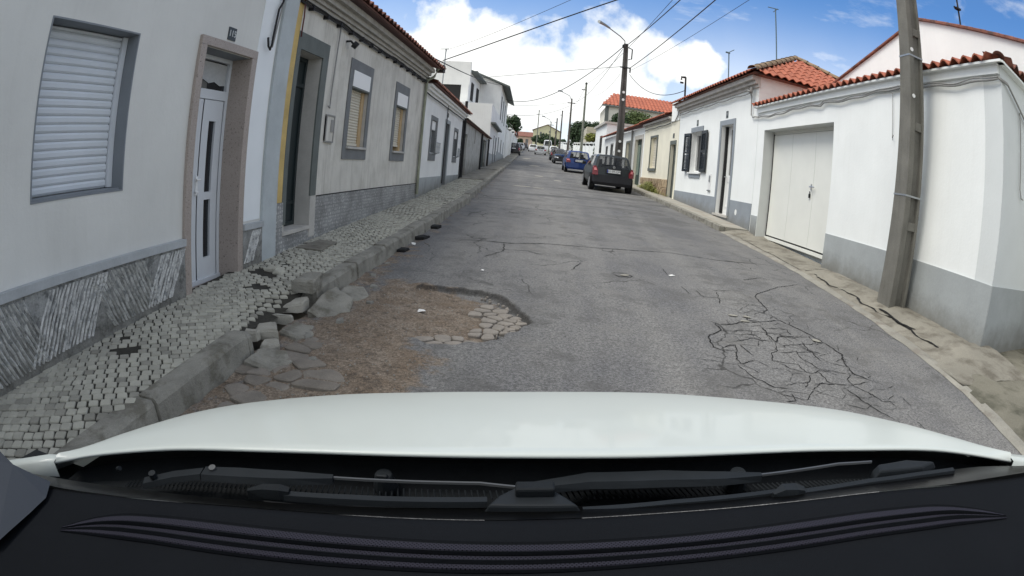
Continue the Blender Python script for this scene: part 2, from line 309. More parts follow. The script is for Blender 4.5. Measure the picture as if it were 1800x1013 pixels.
# ------------------------------------------------------------------ mesh helpers
def root_loc(o):
    while o is not None and o.parent is not None: o = o.parent
    return Vector(o.location) if o is not None else Vector((0, 0, 0))
class MB:
    def __init__(s): s.v = []; s.f = []; s.m = []; s.tone = {}
    def add(s, vs, fs, mi=0):
        b = len(s.v); s.v += [tuple(p) for p in vs]; s.f += [tuple(i+b for i in f) for f in fs]; s.m += [mi]*len(fs)
    def box(s, x0, x1, y0, y1, z0, z1, mi=0):
        s.add([(x, y, z) for z in (z0, z1) for y in (y0, y1) for x in (x0, x1)],
              [(0, 2, 3, 1), (4, 5, 7, 6), (0, 1, 5, 4), (2, 6, 7, 3), (0, 4, 6, 2), (1, 3, 7, 5)], mi)
    def fbox(s, F, u0, u1, n0, n1, z0, z1, mi=0):
        s.add([F(u, n, z) for z in (z0, z1) for n in (n0, n1) for u in (u0, u1)],
              [(0, 2, 3, 1), (4, 5, 7, 6), (0, 1, 5, 4), (2, 6, 7, 3), (0, 4, 6, 2), (1, 3, 7, 5)], mi)
    def quad(s, a, b, c, d, mi=0): s.add([a, b, c, d], [(0, 1, 2, 3)], mi)
    def hexa(s, p8, mi=0):
        s.add(p8, [(0, 2, 3, 1), (4, 5, 7, 6), (0, 1, 5, 4), (2, 6, 7, 3), (0, 4, 6, 2), (1, 3, 7, 5)], mi)
    def tube(s, pts, r, n=6, mi=0, r2=None, cap=True):
        pts = [Vector(p) for p in pts]; rings = []
        for i, p in enumerate(pts):
            d = (pts[min(i+1, len(pts)-1)]-pts[max(i-1, 0)]).normalized()
            a = Vector((0, 0, 1)) if abs(d.z) < .9 else Vector((1, 0, 0))
            e1 = d.cross(a).normalized(); e2 = d.cross(e1)
            rr = r if r2 is None else r+(r2-r)*i/(len(pts)-1)
            rings.append([p+(e1*math.cos(2*math.pi*k/n)+e2*math.sin(2*math.pi*k/n))*rr for k in range(n)])
        vs = [q for rg in rings for q in rg]
        fs = [(i*n+k, i*n+(k+1) % n, (i+1)*n+(k+1) % n, (i+1)*n+k) for i in range(len(pts)-1) for k in range(n)]
        if cap: fs += [tuple(range(n))[::-1], tuple((len(pts)-1)*n+k for k in range(n))]
        s.add(vs, fs, mi)
    def disc(s, c, ax, r, t, n=16, mi=0):
        c = Vector(c); ax = Vector(ax).normalized(); s.tube([c-ax*t/2, c+ax*t/2], r, n, mi)
    def prism(s, poly, z0, z1, mi=0, inset=0, top=None):
        n = len(poly); cx = sum(p[0] for p in poly)/n; cy = sum(p[1] for p in poly)/n
        k = 1-inset
        lo = [(p[0], p[1], z0(p[0], p[1]) if callable(z0) else z0) for p in poly]
        md = [(p[0], p[1], (z1(p[0], p[1]) if callable(z1) else z1)-(.012 if inset else 0)) for p in poly]
        hi = [(cx+(p[0]-cx)*k, cy+(p[1]-cy)*k, (z1(p[0], p[1]) if callable(z1) else z1)) for p in poly]
        fs = [(i, (i+1) % n, n+(i+1) % n, n+i) for i in range(n)]+[tuple(range(n))[::-1]]
        if inset: fs += [(n+i, n+(i+1) % n, 2*n+(i+1) % n, 2*n+i) for i in range(n)]+[tuple(2*n+i for i in range(n))]; s.add(lo+md+hi, fs, mi)
        else: s.add(lo+hi, fs+[tuple(n+i for i in range(n))], mi)
    def grid(s, P, mi=0):            # P rows of points
        r, c = len(P), len(P[0])
        s.add([q for row in P for q in row], [(i*c+j, i*c+j+1, (i+1)*c+j+1, (i+1)*c+j) for i in range(r-1) for j in range(c-1)], mi)
    def build(s, name, mats, parent=None, smooth=False, label=None, kind=None, bevel=0, fix=True, attrs=None, auto=None):
        if not isinstance(mats, (list, tuple)): mats = [mats]
        o0 = root_loc(parent) if parent is not None else Vector((0, 0, 0))
        me = bpy.data.meshes.new(name)
        me.from_pydata([(p[0]-o0.x, p[1]-o0.y, p[2]-o0.z) for p in s.v], [], s.f)
        for m in mats: me.materials.append(m)
        me.polygons.foreach_set('material_index', s.m)
        if attrs:
            for k, vals in attrs.items():
                a = me.attributes.new(k, 'FLOAT', 'POINT'); a.data.foreach_set('value', vals)
        if fix:
            bm = bmesh.new(); bm.from_mesh(me); bmesh.ops.recalc_face_normals(bm, faces=bm.faces); bm.to_mesh(me); bm.free()
        if smooth: me.polygons.foreach_set('use_smooth', [True]*len(me.polygons))
        if auto: 
            me.polygons.foreach_set('use_smooth', [True]*len(me.polygons)); me.set_sharp_from_angle(angle=rad(auto))
        o = bpy.data.objects.new(name, me); COL.objects.link(o)
        if parent is not None: o.parent = parent
        if label: o['label'] = label
        if kind: o['kind'] = kind
        if name in SPLIT and parent is not None: split_loose(o, name)
        if bevel:
            bv = o.modifiers.new('bevel', 'BEVEL'); bv.width = bevel; bv.segments = 2; bv.limit_method = 'ANGLE'; bv.angle_limit = rad(35)
        return o
SPLIT = {'gate_pillar', 'downpipe', 'dado', 'tag', 'steel_band', 'cowl_clip', 'tiled_dado', 'string_course', 'bracket', 'eave_board', 'crossarm', 'hanging_cable'}
def split_loose(o, name):
    # every separate piece becomes its own part
    bm = bmesh.new(); bm.from_mesh(o.data); bmesh.ops.remove_doubles(bm, verts=bm.verts, dist=1e-4); bm.verts.ensure_lookup_table(); seen = set(); isl = []
    for v in bm.verts:
        if v.index in seen: continue
        st = [v]; seen.add(v.index); cur = []
        while st:
            q = st.pop(); cur.append(q.index)
            for e in q.link_edges:
                w_ = e.other_vert(q)
                if w_.index not in seen: seen.add(w_.index); st.append(w_)
        isl.append(set(cur))
    bm.free()
    if not 1 < len(isl) <= 12: return
    src = bmesh.new(); src.from_mesh(o.data); bmesh.ops.remove_doubles(src, verts=src.verts, dist=1e-4)
    for k, S in enumerate(isl[::-1]):
        c = src.copy(); c.verts.ensure_lookup_table(); bmesh.ops.delete(c, geom=[v for v in c.verts if v.index not in S], context='VERTS')
        if k == len(isl)-1: c.to_mesh(o.data)
        else:
            me = o.data.copy(); c.to_mesh(me); q = bpy.data.objects.new(name, me); COL.objects.link(q); q.parent = o.parent
        c.free()
    src.free()
def thing(name, label, cat, loc=(0, 0, 0), group=None):
    o = bpy.data.objects.new(name, None); COL.objects.link(o); o.location = loc; o.empty_display_size = .2
    o['label'] = label; o['category'] = cat
    if group: o['group'] = group
    return o
def single(o, label, cat, group=None):
    o['label'] = label; o['category'] = cat
    if group: o['group'] = group
    # put the origin at the thing's own base
    bb = [Vector(b) for b in o.bound_box]; c = sum(bb, Vector())/8; c.z = min(b.z for b in bb)
    o.data.transform(Matrix.Translation(-c)); o.location = Vector(o.location)+c
    return o
def text_part(txt, size, mtx, material, parent, name='lettering', depth=.002):
    cu = bpy.data.curves.new(name, 'FONT'); cu.body = txt; cu.size = size; cu.extrude = depth; cu.align_x = 'CENTER'; cu.align_y = 'CENTER'
    tmp = bpy.data.objects.new('tmp', cu); COL.objects.link(tmp)
    me = bpy.data.meshes.new_from_object(tmp.evaluated_get(bpy.context.evaluated_depsgraph_get())) if False else None
    dg = bpy.context.evaluated_depsgraph_get(); me = bpy.data.meshes.new_from_object(tmp.evaluated_get(dg))
    bpy.data.objects.remove(tmp)
    me.transform(Matrix.Translation(-root_loc(parent)) @ mtx); me.materials.clear(); me.materials.append(material)
    o = bpy.data.objects.new(name, me); COL.objects.link(o); o.parent = parent; return o
def frame(x0, y0, ang, side):
    s, c = math.sin(ang), math.cos(ang); nx, ny = (c, -s) if side > 0 else (-c, s)
    def F(u, n, z):
        k = (u-y0)/c; return (x0+s*k+nx*n, y0+c*k+ny*n, z)
    F.ang = ang; F.side = side
    return F
def wall(mb, F, u0, u1, z0, z1, holes, depth=.2, back=.3, mi=0, mrev=1, flush=None):
    us = sorted({u0, u1} | {h[0] for h in holes} | {h[1] for h in holes}); zs = sorted({z0, z1} | {h[2] for h in holes} | {h[3] for h in holes})
    for a, b in zip(us, us[1:]):
        for c, d in zip(zs, zs[1:]):
            if any(h[0] <= (a+b)/2 <= h[1] and h[2] <= (c+d)/2 <= h[3] for h in holes): continue
            mb.quad(F(a, 0, c), F(b, 0, c), F(b, 0, d), F(a, 0, d), mi)
    for h in holes:
        a, b, c, d = h[:4]; e = -depth
        mb.quad(F(a, 0, c), F(a, 0, d), F(a, e, d), F(a, e, c), mrev); mb.quad(F(b, 0, c), F(b, 0, d), F(b, e, d), F(b, e, c), mrev)
        mb.quad(F(a, 0, d), F(b, 0, d), F(b, e, d), F(a, e, d), mrev); mb.quad(F(a, 0, c), F(b, 0, c), F(b, e, c), F(a, e, c), mrev)
    k = -(depth+.06)
    for u in (u0, u1): mb.quad(F(u, 0, z0), F(u, 0, z1), F(u, k, z1), F(u, k, z0), mi)
    mb.quad(F(u0, 0, z1), F(u1, 0, z1), F(u1, k, z1), F(u0, k, z1), mi)
    mb.fbox(F, u0, u1, -back, k, z0, z1, mi)
def frame_ring(mb, F, u0, u1, z0, z1, w, n0, n1, mi=0, bottom=True, top=None):
    mb.fbox(F, u0, u0+w, n0, n1, z0, z1, mi); mb.fbox(F, u1-w, u1, n0, n1, z0, z1, mi)
    mb.fbox(F, u0+w, u1-w, n0, n1, z1-(top or w), z1, mi)
    if bottom: mb.fbox(F, u0+w, u1-w, n0, n1, z0, z0+w, mi)
def slats(mb, F, u0, u1, z0, z1, n, pitch=.052, mi=0):
    z = z0
    while z < z1-.004:
        t = min(pitch, z1-z)
        mb.add([F(u0, n, z+.004), F(u1, n, z+.004), F(u1, n+.010, z+t*.30), F(u0, n+.010, z+t*.30), F(u0, n+.011, z+t*.75), F(u1, n+.011, z+t*.75), F(u0, n, z+t), F(u1, n, z+t)],
               [(0, 1, 2, 3), (3, 2, 5, 4), (4, 5, 7, 6)], mi)
        z += pitch
    mb.fbox(F, u0, u1, n-.02, n-.004, z0, z1, mi)
def prof(y): 
    yy = max(0, min(y, 165)); return .038*min(y, 165)+.00008*yy*yy
def cc(y): return -.04*max(y-12, 0)
def tile_roof(mb, A, B, S, pitch=.21, row=.34, amp=.042, mi=0, under=1, clip=None, thick=.018, seed=0):
    """corrugated terracotta slope: eave A->B, slope vector S; clip(t, k) drops cells (t along eave 0..1, k up-slope 0..1)"""
    A, B, S = Vector(A), Vector(B), Vector(S); E = B-A; L = E.length; e = E/L; nrm = e.cross(S.normalized()); nrm = nrm if nrm.z > 0 else -nrm
    nc = max(2, round(L/pitch)); per = 6; cols = nc*per; nr = max(1, round(S.length/row)); sd = S.normalized(); rl = S.length/nr
    rr = random.Random(seed); jit = {}
    for r in range(nr):
        rows = []
        for q in (0, 1):
            line = []
            for c in range(cols+1):
                ph = c/per; h = amp*(math.cos(2*math.pi*ph)*.5+.5)**.8
                j = jit.setdefault((r, int(ph)), rr.uniform(-.006, .006))
                d = (r+q)*rl-(.03+j if q == 0 else 0)
                line.append(A+e*(L*c/cols)+sd*d+nrm*(h+(.022 if q == 0 else 0)+thick))
            rows.append(line)
        lip = [p-nrm*.022 for p in rows[0]]
        for c in range(cols):
            if clip and not clip((c+.5)/cols, (r+.5)/nr): continue
            mb.add([lip[c], lip[c+1], rows[0][c+1], rows[0][c], rows[1][c+1], rows[1][c]], [(0, 1, 2, 3), (3, 2, 4, 5)], mi)
    if not clip:
        mb.quad(A, B, B+S, A+S, under); mb.quad(A, B, B+nrm*thick, A+nrm*thick, under)
def ridge_tiles(mb, A, B, r=.09, mi=0, seed=1):
    A, B = Vector(A), Vector(B); L = (B-A).length; n = max(1, round(L/.38)); d = (B-A)/n; u = d.normalized()
    e1 = u.cross(Vector((0, 0, 1))).normalized(); e2 = e1.cross(u)
    for i in range(n):
        for q in range(1):
            p0 = A+d*i-u*.02; p1 = A+d*(i+1)+u*.02; r0, r1 = r*1.12, r*.92
            ring = []
            for P, R_ in ((p0, r0), (p1, r1)):
                ring += [P+(e1*math.cos(a)+e2*math.sin(a)*.8)*R_ for a in [math.pi*k/8 for k in range(9)]]
            mb.add(ring, [(k, k+1, 10+k, 9+k) for k in range(8)], mi)

# ------------------------------------------------------------------ ground, road, pavements
def pip(x, y, P):
    c = False; j = len(P)-1
    for i in range(len(P)):
        if (P[i][1] > y) != (P[j][1] > y) and x < (P[j][0]-P[i][0])*(y-P[i][1])/(P[j][1]-P[i][1])+P[i][0]: c = not c
        j = i
    return c
def edged(x, y, P):
    best = 9
    for i in range(len(P)):
        ax, ay = P[i]; bx, by = P[(i+1) % len(P)]; dx, dy = bx-ax, by-ay
        t = max(0, min(1, ((x-ax)*dx+(y-ay)*dy)/(dx*dx+dy*dy+1e-9))); best = min(best, math.hypot(x-ax-t*dx, y-ay-t*dy))
    return best
def nz3(x, y, s, o=0): return noise.noise(Vector((x*s+o, y*s-o, o*.7)))
def lerp_tab(T, y):
    if y <= T[0][0]: return T[0][1]
    for (a, b), (c, d) in zip(T, T[1:]):
        if y <= c: return b+(d-b)*(y-a)/(c-a)
    return T[-1][1]
KL = -1.79                                                     # street face of the left kerb
REDGE = [(-3, 2.6), (0, 3.05), (1.2, 3.35), (2.1, 3.62), (3.2, 3.86), (4.5, 4.0), (6, 4.1), (8.2, 4.16), (12, 4.06)]
def redge(y): return lerp_tab(REDGE, y) if y < 12 else 4.06+cc(y)
POT = [(-1.11, 5.07), (-.78, 5.09), (-.51, 5.07), (-.31, 4.93), (-.19, 4.69), (-.06, 4.41), (0, 4.27), (-.15, 4.01), (-.25, 3.78), (-.42, 3.67), (-.61, 3.59), (-.79, 3.57), (-.94, 3.66), (-1.26, 3.9), (-1.4, 4.4), (-1.3, 4.8)]
DIRT = [(-1.70, 1.9), (-1.68, 2.83), (-1.62, 3.32), (-1.64, 4.04), (-1.50, 5.2), (-1.1, 5.12), (-.77, 4.99), (-.41, 4.73), (-.32, 3.85), (-.77, 3.57), (-.60, 3.17), (-.70, 2.73), (-.95, 1.9)]
ZR = lambda x, y: prof(y)
def potdepth(x, y):
    if -1.6 < x < .1 and 3.4 < y < 5.3:
        jx, jy = x+.05*nz3(x, y, 9), y+.05*nz3(x, y, 9, 5)
        if pip(jx, jy, POT):
            d = edged(jx, jy, POT); west = max(0, min(1, (x+1.45)/.6))
            return (lambda q: q*q*(3-2*q))(min(1, d/.05))*.055*west, d
    return 0, 9
def roadz(x, y):
    z = prof(y); d, e = potdepth(x, y); g = max(0, 1-(x-KL)/.75) if y < 16 else 0
    z += -d + .008*nz3(x, y, 1.2) + g*(.030*nz3(x, y, 2.6, 3)+.014*nz3(x, y, 9, 8)-.02)
    dm = dirtm(x, y); return z+dm*.014*nz3(x, y, 7, 2)
def dirtm(x, y):
    if y > 8: x -= cc(y); v = 0; return max(0, .62-(x-KL)*1.1)*max(.62, min(1, (9.5-y)/3)) if y < 60 else 0
    if x > .3: return 0
    v = 0
    if pip(x, y, DIRT): v = min(1, .45+edged(x, y, DIRT)*2.2)
    elif y < 7: v = max(0, .45-edged(x, y, DIRT)*2.2)
    v = max(v, max(0, .62-(x-KL)*1.1)*max(.55, min(1, (9.5-y)/3)))
    return v
def frange(a, b, s):
    n = max(1, round((b-a)/s)); return [a+(b-a)*i/n for i in range(n+1)]
ys = frange(-3, 1.6, .3)[:-1]+frange(1.6, 3.45, .024)[:-1]+frange(3.45, 5.2, .014)[:-1]+frange(5.2, 6.0, .024)[:-1]+frange(6.0, 10, .06)[:-1]+frange(10, 30, .4)[:-1]+frange(30, 230, 4)
def road_row(y):
    a, b = KL+cc(y)-.02, redge(y)+.02
    if 1.6 <= y <= 6: xs = frange(a, .12, .024)[:-1]+frange(.12, b, .16)
    else: xs = frange(a, .12, .024)[::1]; xs = [a+(.12-a)*i/(NF) for i in range(NF)]+[.12+(b-.12)*i/NR for i in range(NR+1)]
    return xs
NF = 132; NR = 24
mb = MB(); rows = []; dA = []; rA = []
for y in ys:
    a, b = KL+cc(y)-.02, redge(y)+.02; mid = .12+cc(y)
    xs = [a+(mid-a)*i/NF for i in range(NF)]+[mid+(b-mid)*i/NR for i in range(NR+1)]; row = []
    for x in xs:
        row.append((x, y, roadz(x, y) if y < 30 else prof(y))); dA.append(dirtm(x, y)); d, e = potdepth(x, y)
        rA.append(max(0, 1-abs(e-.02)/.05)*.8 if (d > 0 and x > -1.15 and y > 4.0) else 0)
    rows.append(row)
mb.grid(rows); mb.build('road', m_asph, kind='structure', smooth=True, fix=False, attrs={'dirt': dA, 'rim': rA})
# terrain under and round everything
mb = MB(); gx = [-600, -200, -80, -30, -12, -4, 4, 12, 30, 80, 200, 600]; gy = [-300, -60, -10, 0, 6, 12, 20, 30, 45, 60, 80, 100, 125, 150, 165, 250, 500, 1500]
mb.grid([[(x, y, prof(y)-.09-(0 if y > 0 else 0)) for x in gx] for y in gy]); mb.build('ground', m_ground, kind='structure', smooth=True, fix=False)

# left pavement: bed, setts, kerb
SW = .12
def bump(x, y):      # the pavement has sunk and heaved near the broken kerb
    return .012*nz3(x, y, 1.5, 4)-.10*max(0, 1-math.hypot((x+1.8)/.35, (y-3.55)/.62))
mb = MB()
for a, b, s in ((-3, 19, .12), (19, 130, 2)):
    mb.grid([[(x+cc(y), y, prof(y)+SW-.009+(bump(x, y) if y < 12 else 0)) for x in frange(-2.9, -1.90, .1)] for y in frange(a, b, s)])
mb.build('pavement_bed', m_joint, kind='structure', smooth=True, fix=False)
HOLES = [[(-2.70, 4.42), (-2.68, 4.66), (-2.36, 4.52), (-2.32, 4.34), (-2.5, 4.36)], [(-2.45, 3.95), (-2.4, 4.1), (-2.22, 4.05), (-2.25, 3.92)], [(-1.98, 3.15), (-1.98, 4.02), (-1.80, 4.05), (-1.80, 3.0)],
         [(-2.55, 2.30), (-2.52, 2.40), (-2.36, 2.42), (-2.36, 2.28)]]
COVER = [(-2.75, 5.64), (-2.67, 6.17), (-2.41, 6.11), (-2.39, 5.58)]
mb = MB(); tone = []
A = rad(37); ca, sa = math.cos(A), math.sin(A); g = .072; rs = random.Random(5)
i0 = int(-18/g)
for i in range(-60, 330):
    for j in range(-60, 330):
        wob = .03*math.sin(j*.23)+.02*math.sin(i*.31)
        px, py = i*g+(j % 2)*.02, j*g
        x = -2.9+px*ca-py*sa+wob*.5; y = -2+px*sa+py*ca+wob
        if not (-2.84 < x-cc(y) < -1.93) or y > 19 or y < -.3: continue
        if any(pip(x, y, H) for H in HOLES) or pip(x, y, COVER): continue
        if rs.random() < .004: continue
        hw = g*.5-rs.uniform(.0022, .0060); tn = rs.choice((0, 0, .1, .2, .3, .5)) if rs.random() < .85 else rs.uniform(.5, 1)
        z = prof(y)+SW+bump(x-cc(y), y)+rs.uniform(-.0035, .0035); rot = A+rs.uniform(-.12, .12); cr, sr = math.cos(rot), math.sin(rot)
        cs = []
        for sxx, syy in ((-1, -1), (1, -1), (1, 1), (-1, 1)):
            ex, ey = sxx*hw*rs.uniform(.90, 1.07), syy*hw*rs.uniform(.90, 1.07); cs.append((ex*cr-ey*sr, ex*sr+ey*cr))
        mids = []
        for q in range(4):
            a_, b_ = cs[q], cs[(q+1) % 4]; mids += [a_, ((a_[0]+b_[0])*.5*1.06, (a_[1]+b_[1])*.5*1.06)]
        n = 8; lo = [(x+a_*1.0, y+b_*1.0, z-.03) for a_, b_ in mids]; md = [(x+a_, y+b_, z-.005) for a_, b_ in mids]; hi = [(x+a_*.90, y+b_*.90, z) for a_, b_ in mids]
        if y > 9: mb.add(md+hi, [(q, (q+1) % n, n+(q+1) % n, n+q) for q in range(n)]+[tuple(n+q for q in range(n))]); tone += [tn]*16
        else: mb.add(lo+md+hi, [(q, (q+1) % n, n+(q+1) % n, n+q) for q in range(n)]+[(n+q, n+(q+1) % n, 2*n+(q+1) % n, 2*n+q) for q in range(n)]+[tuple(2*n+q for q in range(n))]); tone += [tn]*24
mb.build('left_pavement', m_cob, kind='structure', fix=False, attrs={'tone': tone})
# concrete slabs of the pavement further up, each stepped against the next
mb = MB(); y = 15.6; rs = random.Random(3)
yy = 19.0
while yy < 128:
    L = rs.uniform(2.2, 3.6); h = rs.uniform(0, .025)
    mb.hexa([(x+cc(q), q, prof(q)+zz+(h if zz > 0 else 0)) for zz in (-.05, SW) for q in (yy, yy+L-.03) for x in (-2.95, -1.93)]); yy += L
mb.build('pavement_slabs', m_slab, kind='structure')
mb = MB(); mb.prism(COVER, lambda x, y: prof(y)+SW-.03, lambda x, y: prof(y)+SW+.012)
single(mb.build('inspection_cover', m_slab), 'flat rectangular concrete cover set in the cobbled pavement beside the dark green door', 'cover')

# kerb stones, with the gap where two have broken out
mb = MB(); rs = random.Random(9); y = -2.2
while y < 126:
    L = 1.02 if y < 40 else 4
    if y < 2.97 <= y+L: L = 2.97-y
    if 2.96 < y < 4.05: y = 4.09; continue
    a, b = y+.006, y+L-.006
    if y > 20: a, b = y, y+L
    dz0, dz1 = rs.uniform(-.012, .012), rs.uniform(-.012, .012); dx = rs.uniform(-.012, .012); n = 6; P = []
    for i in range(n+1):
        q = a+(b-a)*i/n; z = prof(q); e = dz0+(dz1-dz0)*i/n; x0 = cc(q)+dx; w1 = rs.uniform(-.006, .004); c2 = rs.uniform(.010, .022)
        P.append([(x0-1.945, q, z-.1), (x0-1.945, q, z+SW+.012+e), (x0-1.80-c2+w1, q, z+SW+.016+e), (x0-1.795+w1, q, z+SW-.004+e-c2*.4), (x0-1.765+w1, q, z-.1)])
    mb.grid(P); m_ = len(P[0])
    for ring in (P[0], P[-1]): mb.add(ring, [tuple(range(m_))])
    y += L
mb.build('left_kerb', m_kerb, kind='structure')

# crumbled old setts showing beside the kerb, and the stones at the bottom of the pothole
mb = MB(); tone = []; rs = random.Random(21)
def sett(x, y, r, z, asp=1.0, h=.03, rot=None, t=None):
    n = rs.randint(6, 8); ph = rs.random()*6; rot = rs.random()*3 if rot is None else rot
    pts = []
    for k in range(n):
        a = 2*math.pi*k/n+ph; q = r*rs.uniform(.82, 1.08); px, py = q*math.cos(a)*asp, q*math.sin(a)/asp
        pts.append((px*math.cos(rot)-py*math.sin(rot), px*math.sin(rot)+py*math.cos(rot)))
    vs = [(x+a, y+b, z-h) for a, b in pts]+[(x+a, y+b, z-.008) for a, b in pts]+[(x+a*.8, y+b*.8, z+rs.uniform(-.003, .003)) for a, b in pts]+[(x, y, z+.004)]
    fs = [(k, (k+1) % n, n+(k+1) % n, n+k) for k in range(n)]+[(n+k, n+(k+1) % n, 2*n+(k+1) % n, 2*n+k) for k in range(n)]+[(2*n+k, 2*n+(k+1) % n, 3*n) for k in range(n)]
    mb.add(vs, fs); tt = rs.random()*.7 if t is None else t; tone.extend([tt]*len(vs))
def vcell(i, pts, gap):
    x0, y0 = pts[i][:2]; P = [(x0-.2, y0-.2), (x0+.2, y0-.2), (x0+.2, y0+.2), (x0-.2, y0+.2)]
    for j, q in enumerate(pts):
        if j == i or abs(q[0]-x0) > .4 or abs(q[1]-y0) > .4: continue
        dx, dy = q[0]-x0, q[1]-y0; L = math.hypot(dx, dy); dx /= L; dy /= L; lim = L/2-gap; Q = []
        for a, b in zip(P, P[1:]+P[:1]):
            da, db = (a[0]-x0)*dx+(a[1]-y0)*dy-lim, (b[0]-x0)*dx+(b[1]-y0)*dy-lim
            if da <= 0: Q.append(a)
            if (da < 0) != (db < 0): t = da/(da-db); Q.append((a[0]+(b[0]-a[0])*t, a[1]+(b[1]-a[1])*t))
        P = Q
        if len(P) < 3: return None
    return P
def vsett(mbx, P, z, t, tones, h=.03, dome=.004):
    # cut the corners so that the stone reads as worn
    Q = []
    for a, b in zip(P, P[1:]+P[:1]):
        if math.dist(a, b) < .008: continue
        for k in (.16, .5, .84): Q.append((a[0]+(b[0]-a[0])*k+rs.uniform(-.002, .002), a[1]+(b[1]-a[1])*k+rs.uniform(-.002, .002)))
    n = len(Q)
    if n < 5: return
    cx = sum(p[0] for p in Q)/n; cy_ = sum(p[1] for p in Q)/n; r = max(math.dist(p, (cx, cy_)) for p in Q)
    if r > .17: return
    tl, tm = rs.uniform(-.05, .05), rs.uniform(-.05, .05); zz = lambda p: z+(p[0]-cx)*tl+(p[1]-cy_)*tm
    vs = [(p[0], p[1], zz(p)-h) for p in Q]+[(p[0], p[1], zz(p)-.006) for p in Q]+[(cx+(p[0]-cx)*.86, cy_+(p[1]-cy_)*.86, zz(p)) for p in Q]+[(cx, cy_, z+dome)]
    mbx.add(vs, [(k, (k+1) % n, n+(k+1) % n, n+k) for k in range(n)]+[(n+k, n+(k+1) % n, 2*n+(k+1) % n, 2*n+k) for k in range(n)]+[(2*n+k, 2*n+(k+1) % n, 3*n) for k in range(n)]); tones.extend([t]*len(vs))
# gutter side
pts = []
for _ in range(2600):
    x = rs.uniform(-1.72, -1.05); y = rs.uniform(1.9, 4.9); r = rs.uniform(.05, .085)
    if x > -1.72+.5*max(0, min(1, 1.0-(abs(y-2.7)-.4)*.8)): continue
    if all(math.hypot(x-a, y-b) > (r+c)*1.04 for a, b, c in pts): pts.append((x, y, r))
for i, (x, y, r) in enumerate(pts):
    if x > -1.25 and rs.random() < .5: continue
    P = vcell(i, pts, rs.uniform(.004, .010))
    if P: vsett(mb, P, roadz(x, y)+.010+rs.uniform(-.012, .006), rs.uniform(.6, 1), tone)
# pothole bottom, along its near and right-hand rim
pts = []
def potzone(x, y):
    d, e = potdepth(x, y)
    if d < .01: return False
    if y < 3.86: return x > -.98 and e > .03 and y < 3.80+.04*math.sin(x*9)
    return x > -.47+.04*math.sin(y*11) and y < 4.72 and e > .035
for _ in range(6000):
    x = rs.uniform(-1.25, .15); y = rs.uniform(3.4, 5.2); r = rs.uniform(.042, .070)*(1 if x < -.2 else .7)
    if all(math.hypot(x-a, y-b) > (r+c)*.86 for a, b, c in pts): pts.append((x, y, r))
for i, (x, y, r) in enumerate(pts):
    if not potzone(x, y): continue
    P = vcell(i, pts, rs.uniform(.003, .007))
    if P: P = [p for p in P if potdepth(p[0], p[1])[0] > .004]
    if P and len(P) > 2: vsett(mb, P, prof(y)-.034, rs.uniform(0, .4), tone)
for _ in range(260):
    x = rs.uniform(-.9, 0); y = rs.uniform(3.6, 5.0); d, e = potdepth(x, y)
    if d > .01 and e < .16 and x > -.55 and y > 4.1: sett(x, y, rs.uniform(.008, .022), prof(y)-.030, t=rs.uniform(0, .2), h=.02)
mb.build('road_setts', m_sett, kind='structure', fix=False, attrs={'tone': tone})
# gravel and grit scattered over the dirt
mb = MB()
for _ in range(1500):
    x = rs.uniform(-1.72, .1); y = rs.uniform(1.8, 6.5)
    if dirtm(x, y) < .4 and rs.random() > .04: continue
    r = rs.uniform(.003, .011); z = roadz(x, y); n = 5; ph = rs.random()*6
    mb.add([(x+r*math.cos(ph+k*1.257)*rs.uniform(.7, 1.2), y+r*math.sin(ph+k*1.257)*rs.uniform(.7, 1.2), z-.002) for k in range(n)]+[(x, y, z+r*.8)], [(k, (k+1) % n, n) for k in range(n)])
g_ = mb.build('gravel', m_rub, fix=False, kind='stuff'); g_['label'] = 'loose grit and gravel scattered over the brown dirt round the pothole'; g_['category'] = 'gravel'

# loose rubble by the gap in the kerb: each piece is a thing
def rock(label, poly, h, mat_, tilt=(0, 0), zoff=0, name='broken_stone', group='loose stones round the broken kerb'):
    mb = MB(); cx = sum(p[0] for p in poly)/len(poly); cy = sum(p[1] for p in poly)/len(poly); rr = random.Random(int(cx*1000))
    base = min(roadz(p[0], p[1]) for p in poly)-.01 if cx > -1.8 else prof(cy)+SW+bump(cx, cy)-.02
    base += zoff; tz = lambda x, y: base+h+(x-cx)*tilt[0]+(y-cy)*tilt[1]
    n = len(poly); lo = [(p[0], p[1], base-.02) for p in poly]; md = [(p[0]+rr.uniform(-.006, .006), p[1]+rr.uniform(-.006, .006), tz(*p)-.015) for p in poly]
    hi = [(cx+(p[0]-cx)*.86, cy+(p[1]-cy)*.86, tz(*p)+rr.uniform(-.004, .004)) for p in poly]
    mb.add(lo+md+hi, [(k, (k+1) % n, n+(k+1) % n, n+k) for k in range(n)]+[(n+k, n+(k+1) % n, 2*n+(k+1) % n, 2*n+k) for k in range(n)]+[tuple(2*n+k for k in range(n)), tuple(range(n))[::-1]])
    o = mb.build(name, mat_); bm = bmesh.new(); bm.from_mesh(o.data); bmesh.ops.triangulate(bm, faces=bm.faces); bmesh.ops.subdivide_edges(bm, edges=bm.edges, cuts=3, use_grid_fill=True)
    for v in bm.verts: q = v.co*16; v.co += Vector((noise.noise(q), noise.noise(q+Vector((9, 0, 0))), noise.noise(q+Vector((0, 9, 0)))))*.009
    bm.to_mesh(o.data); bm.free(); return single(o, label, 'stone', group)
rock('short upright kerb fragment at the far end of the kerb gap', [(-1.98, 3.98), (-1.95, 4.22), (-1.80, 4.26), (-1.79, 4.02)], .10, m_kerb, (0, .1), .03)
rock('largest broken kerb slab, tilted in the gutter by the kerb gap', [(-1.77, 3.86), (-1.76, 4.12), (-1.70, 4.32), (-1.52, 4.26), (-1.47, 4.02), (-1.62, 3.82)], .10, m_kerb, (-.25, .25))
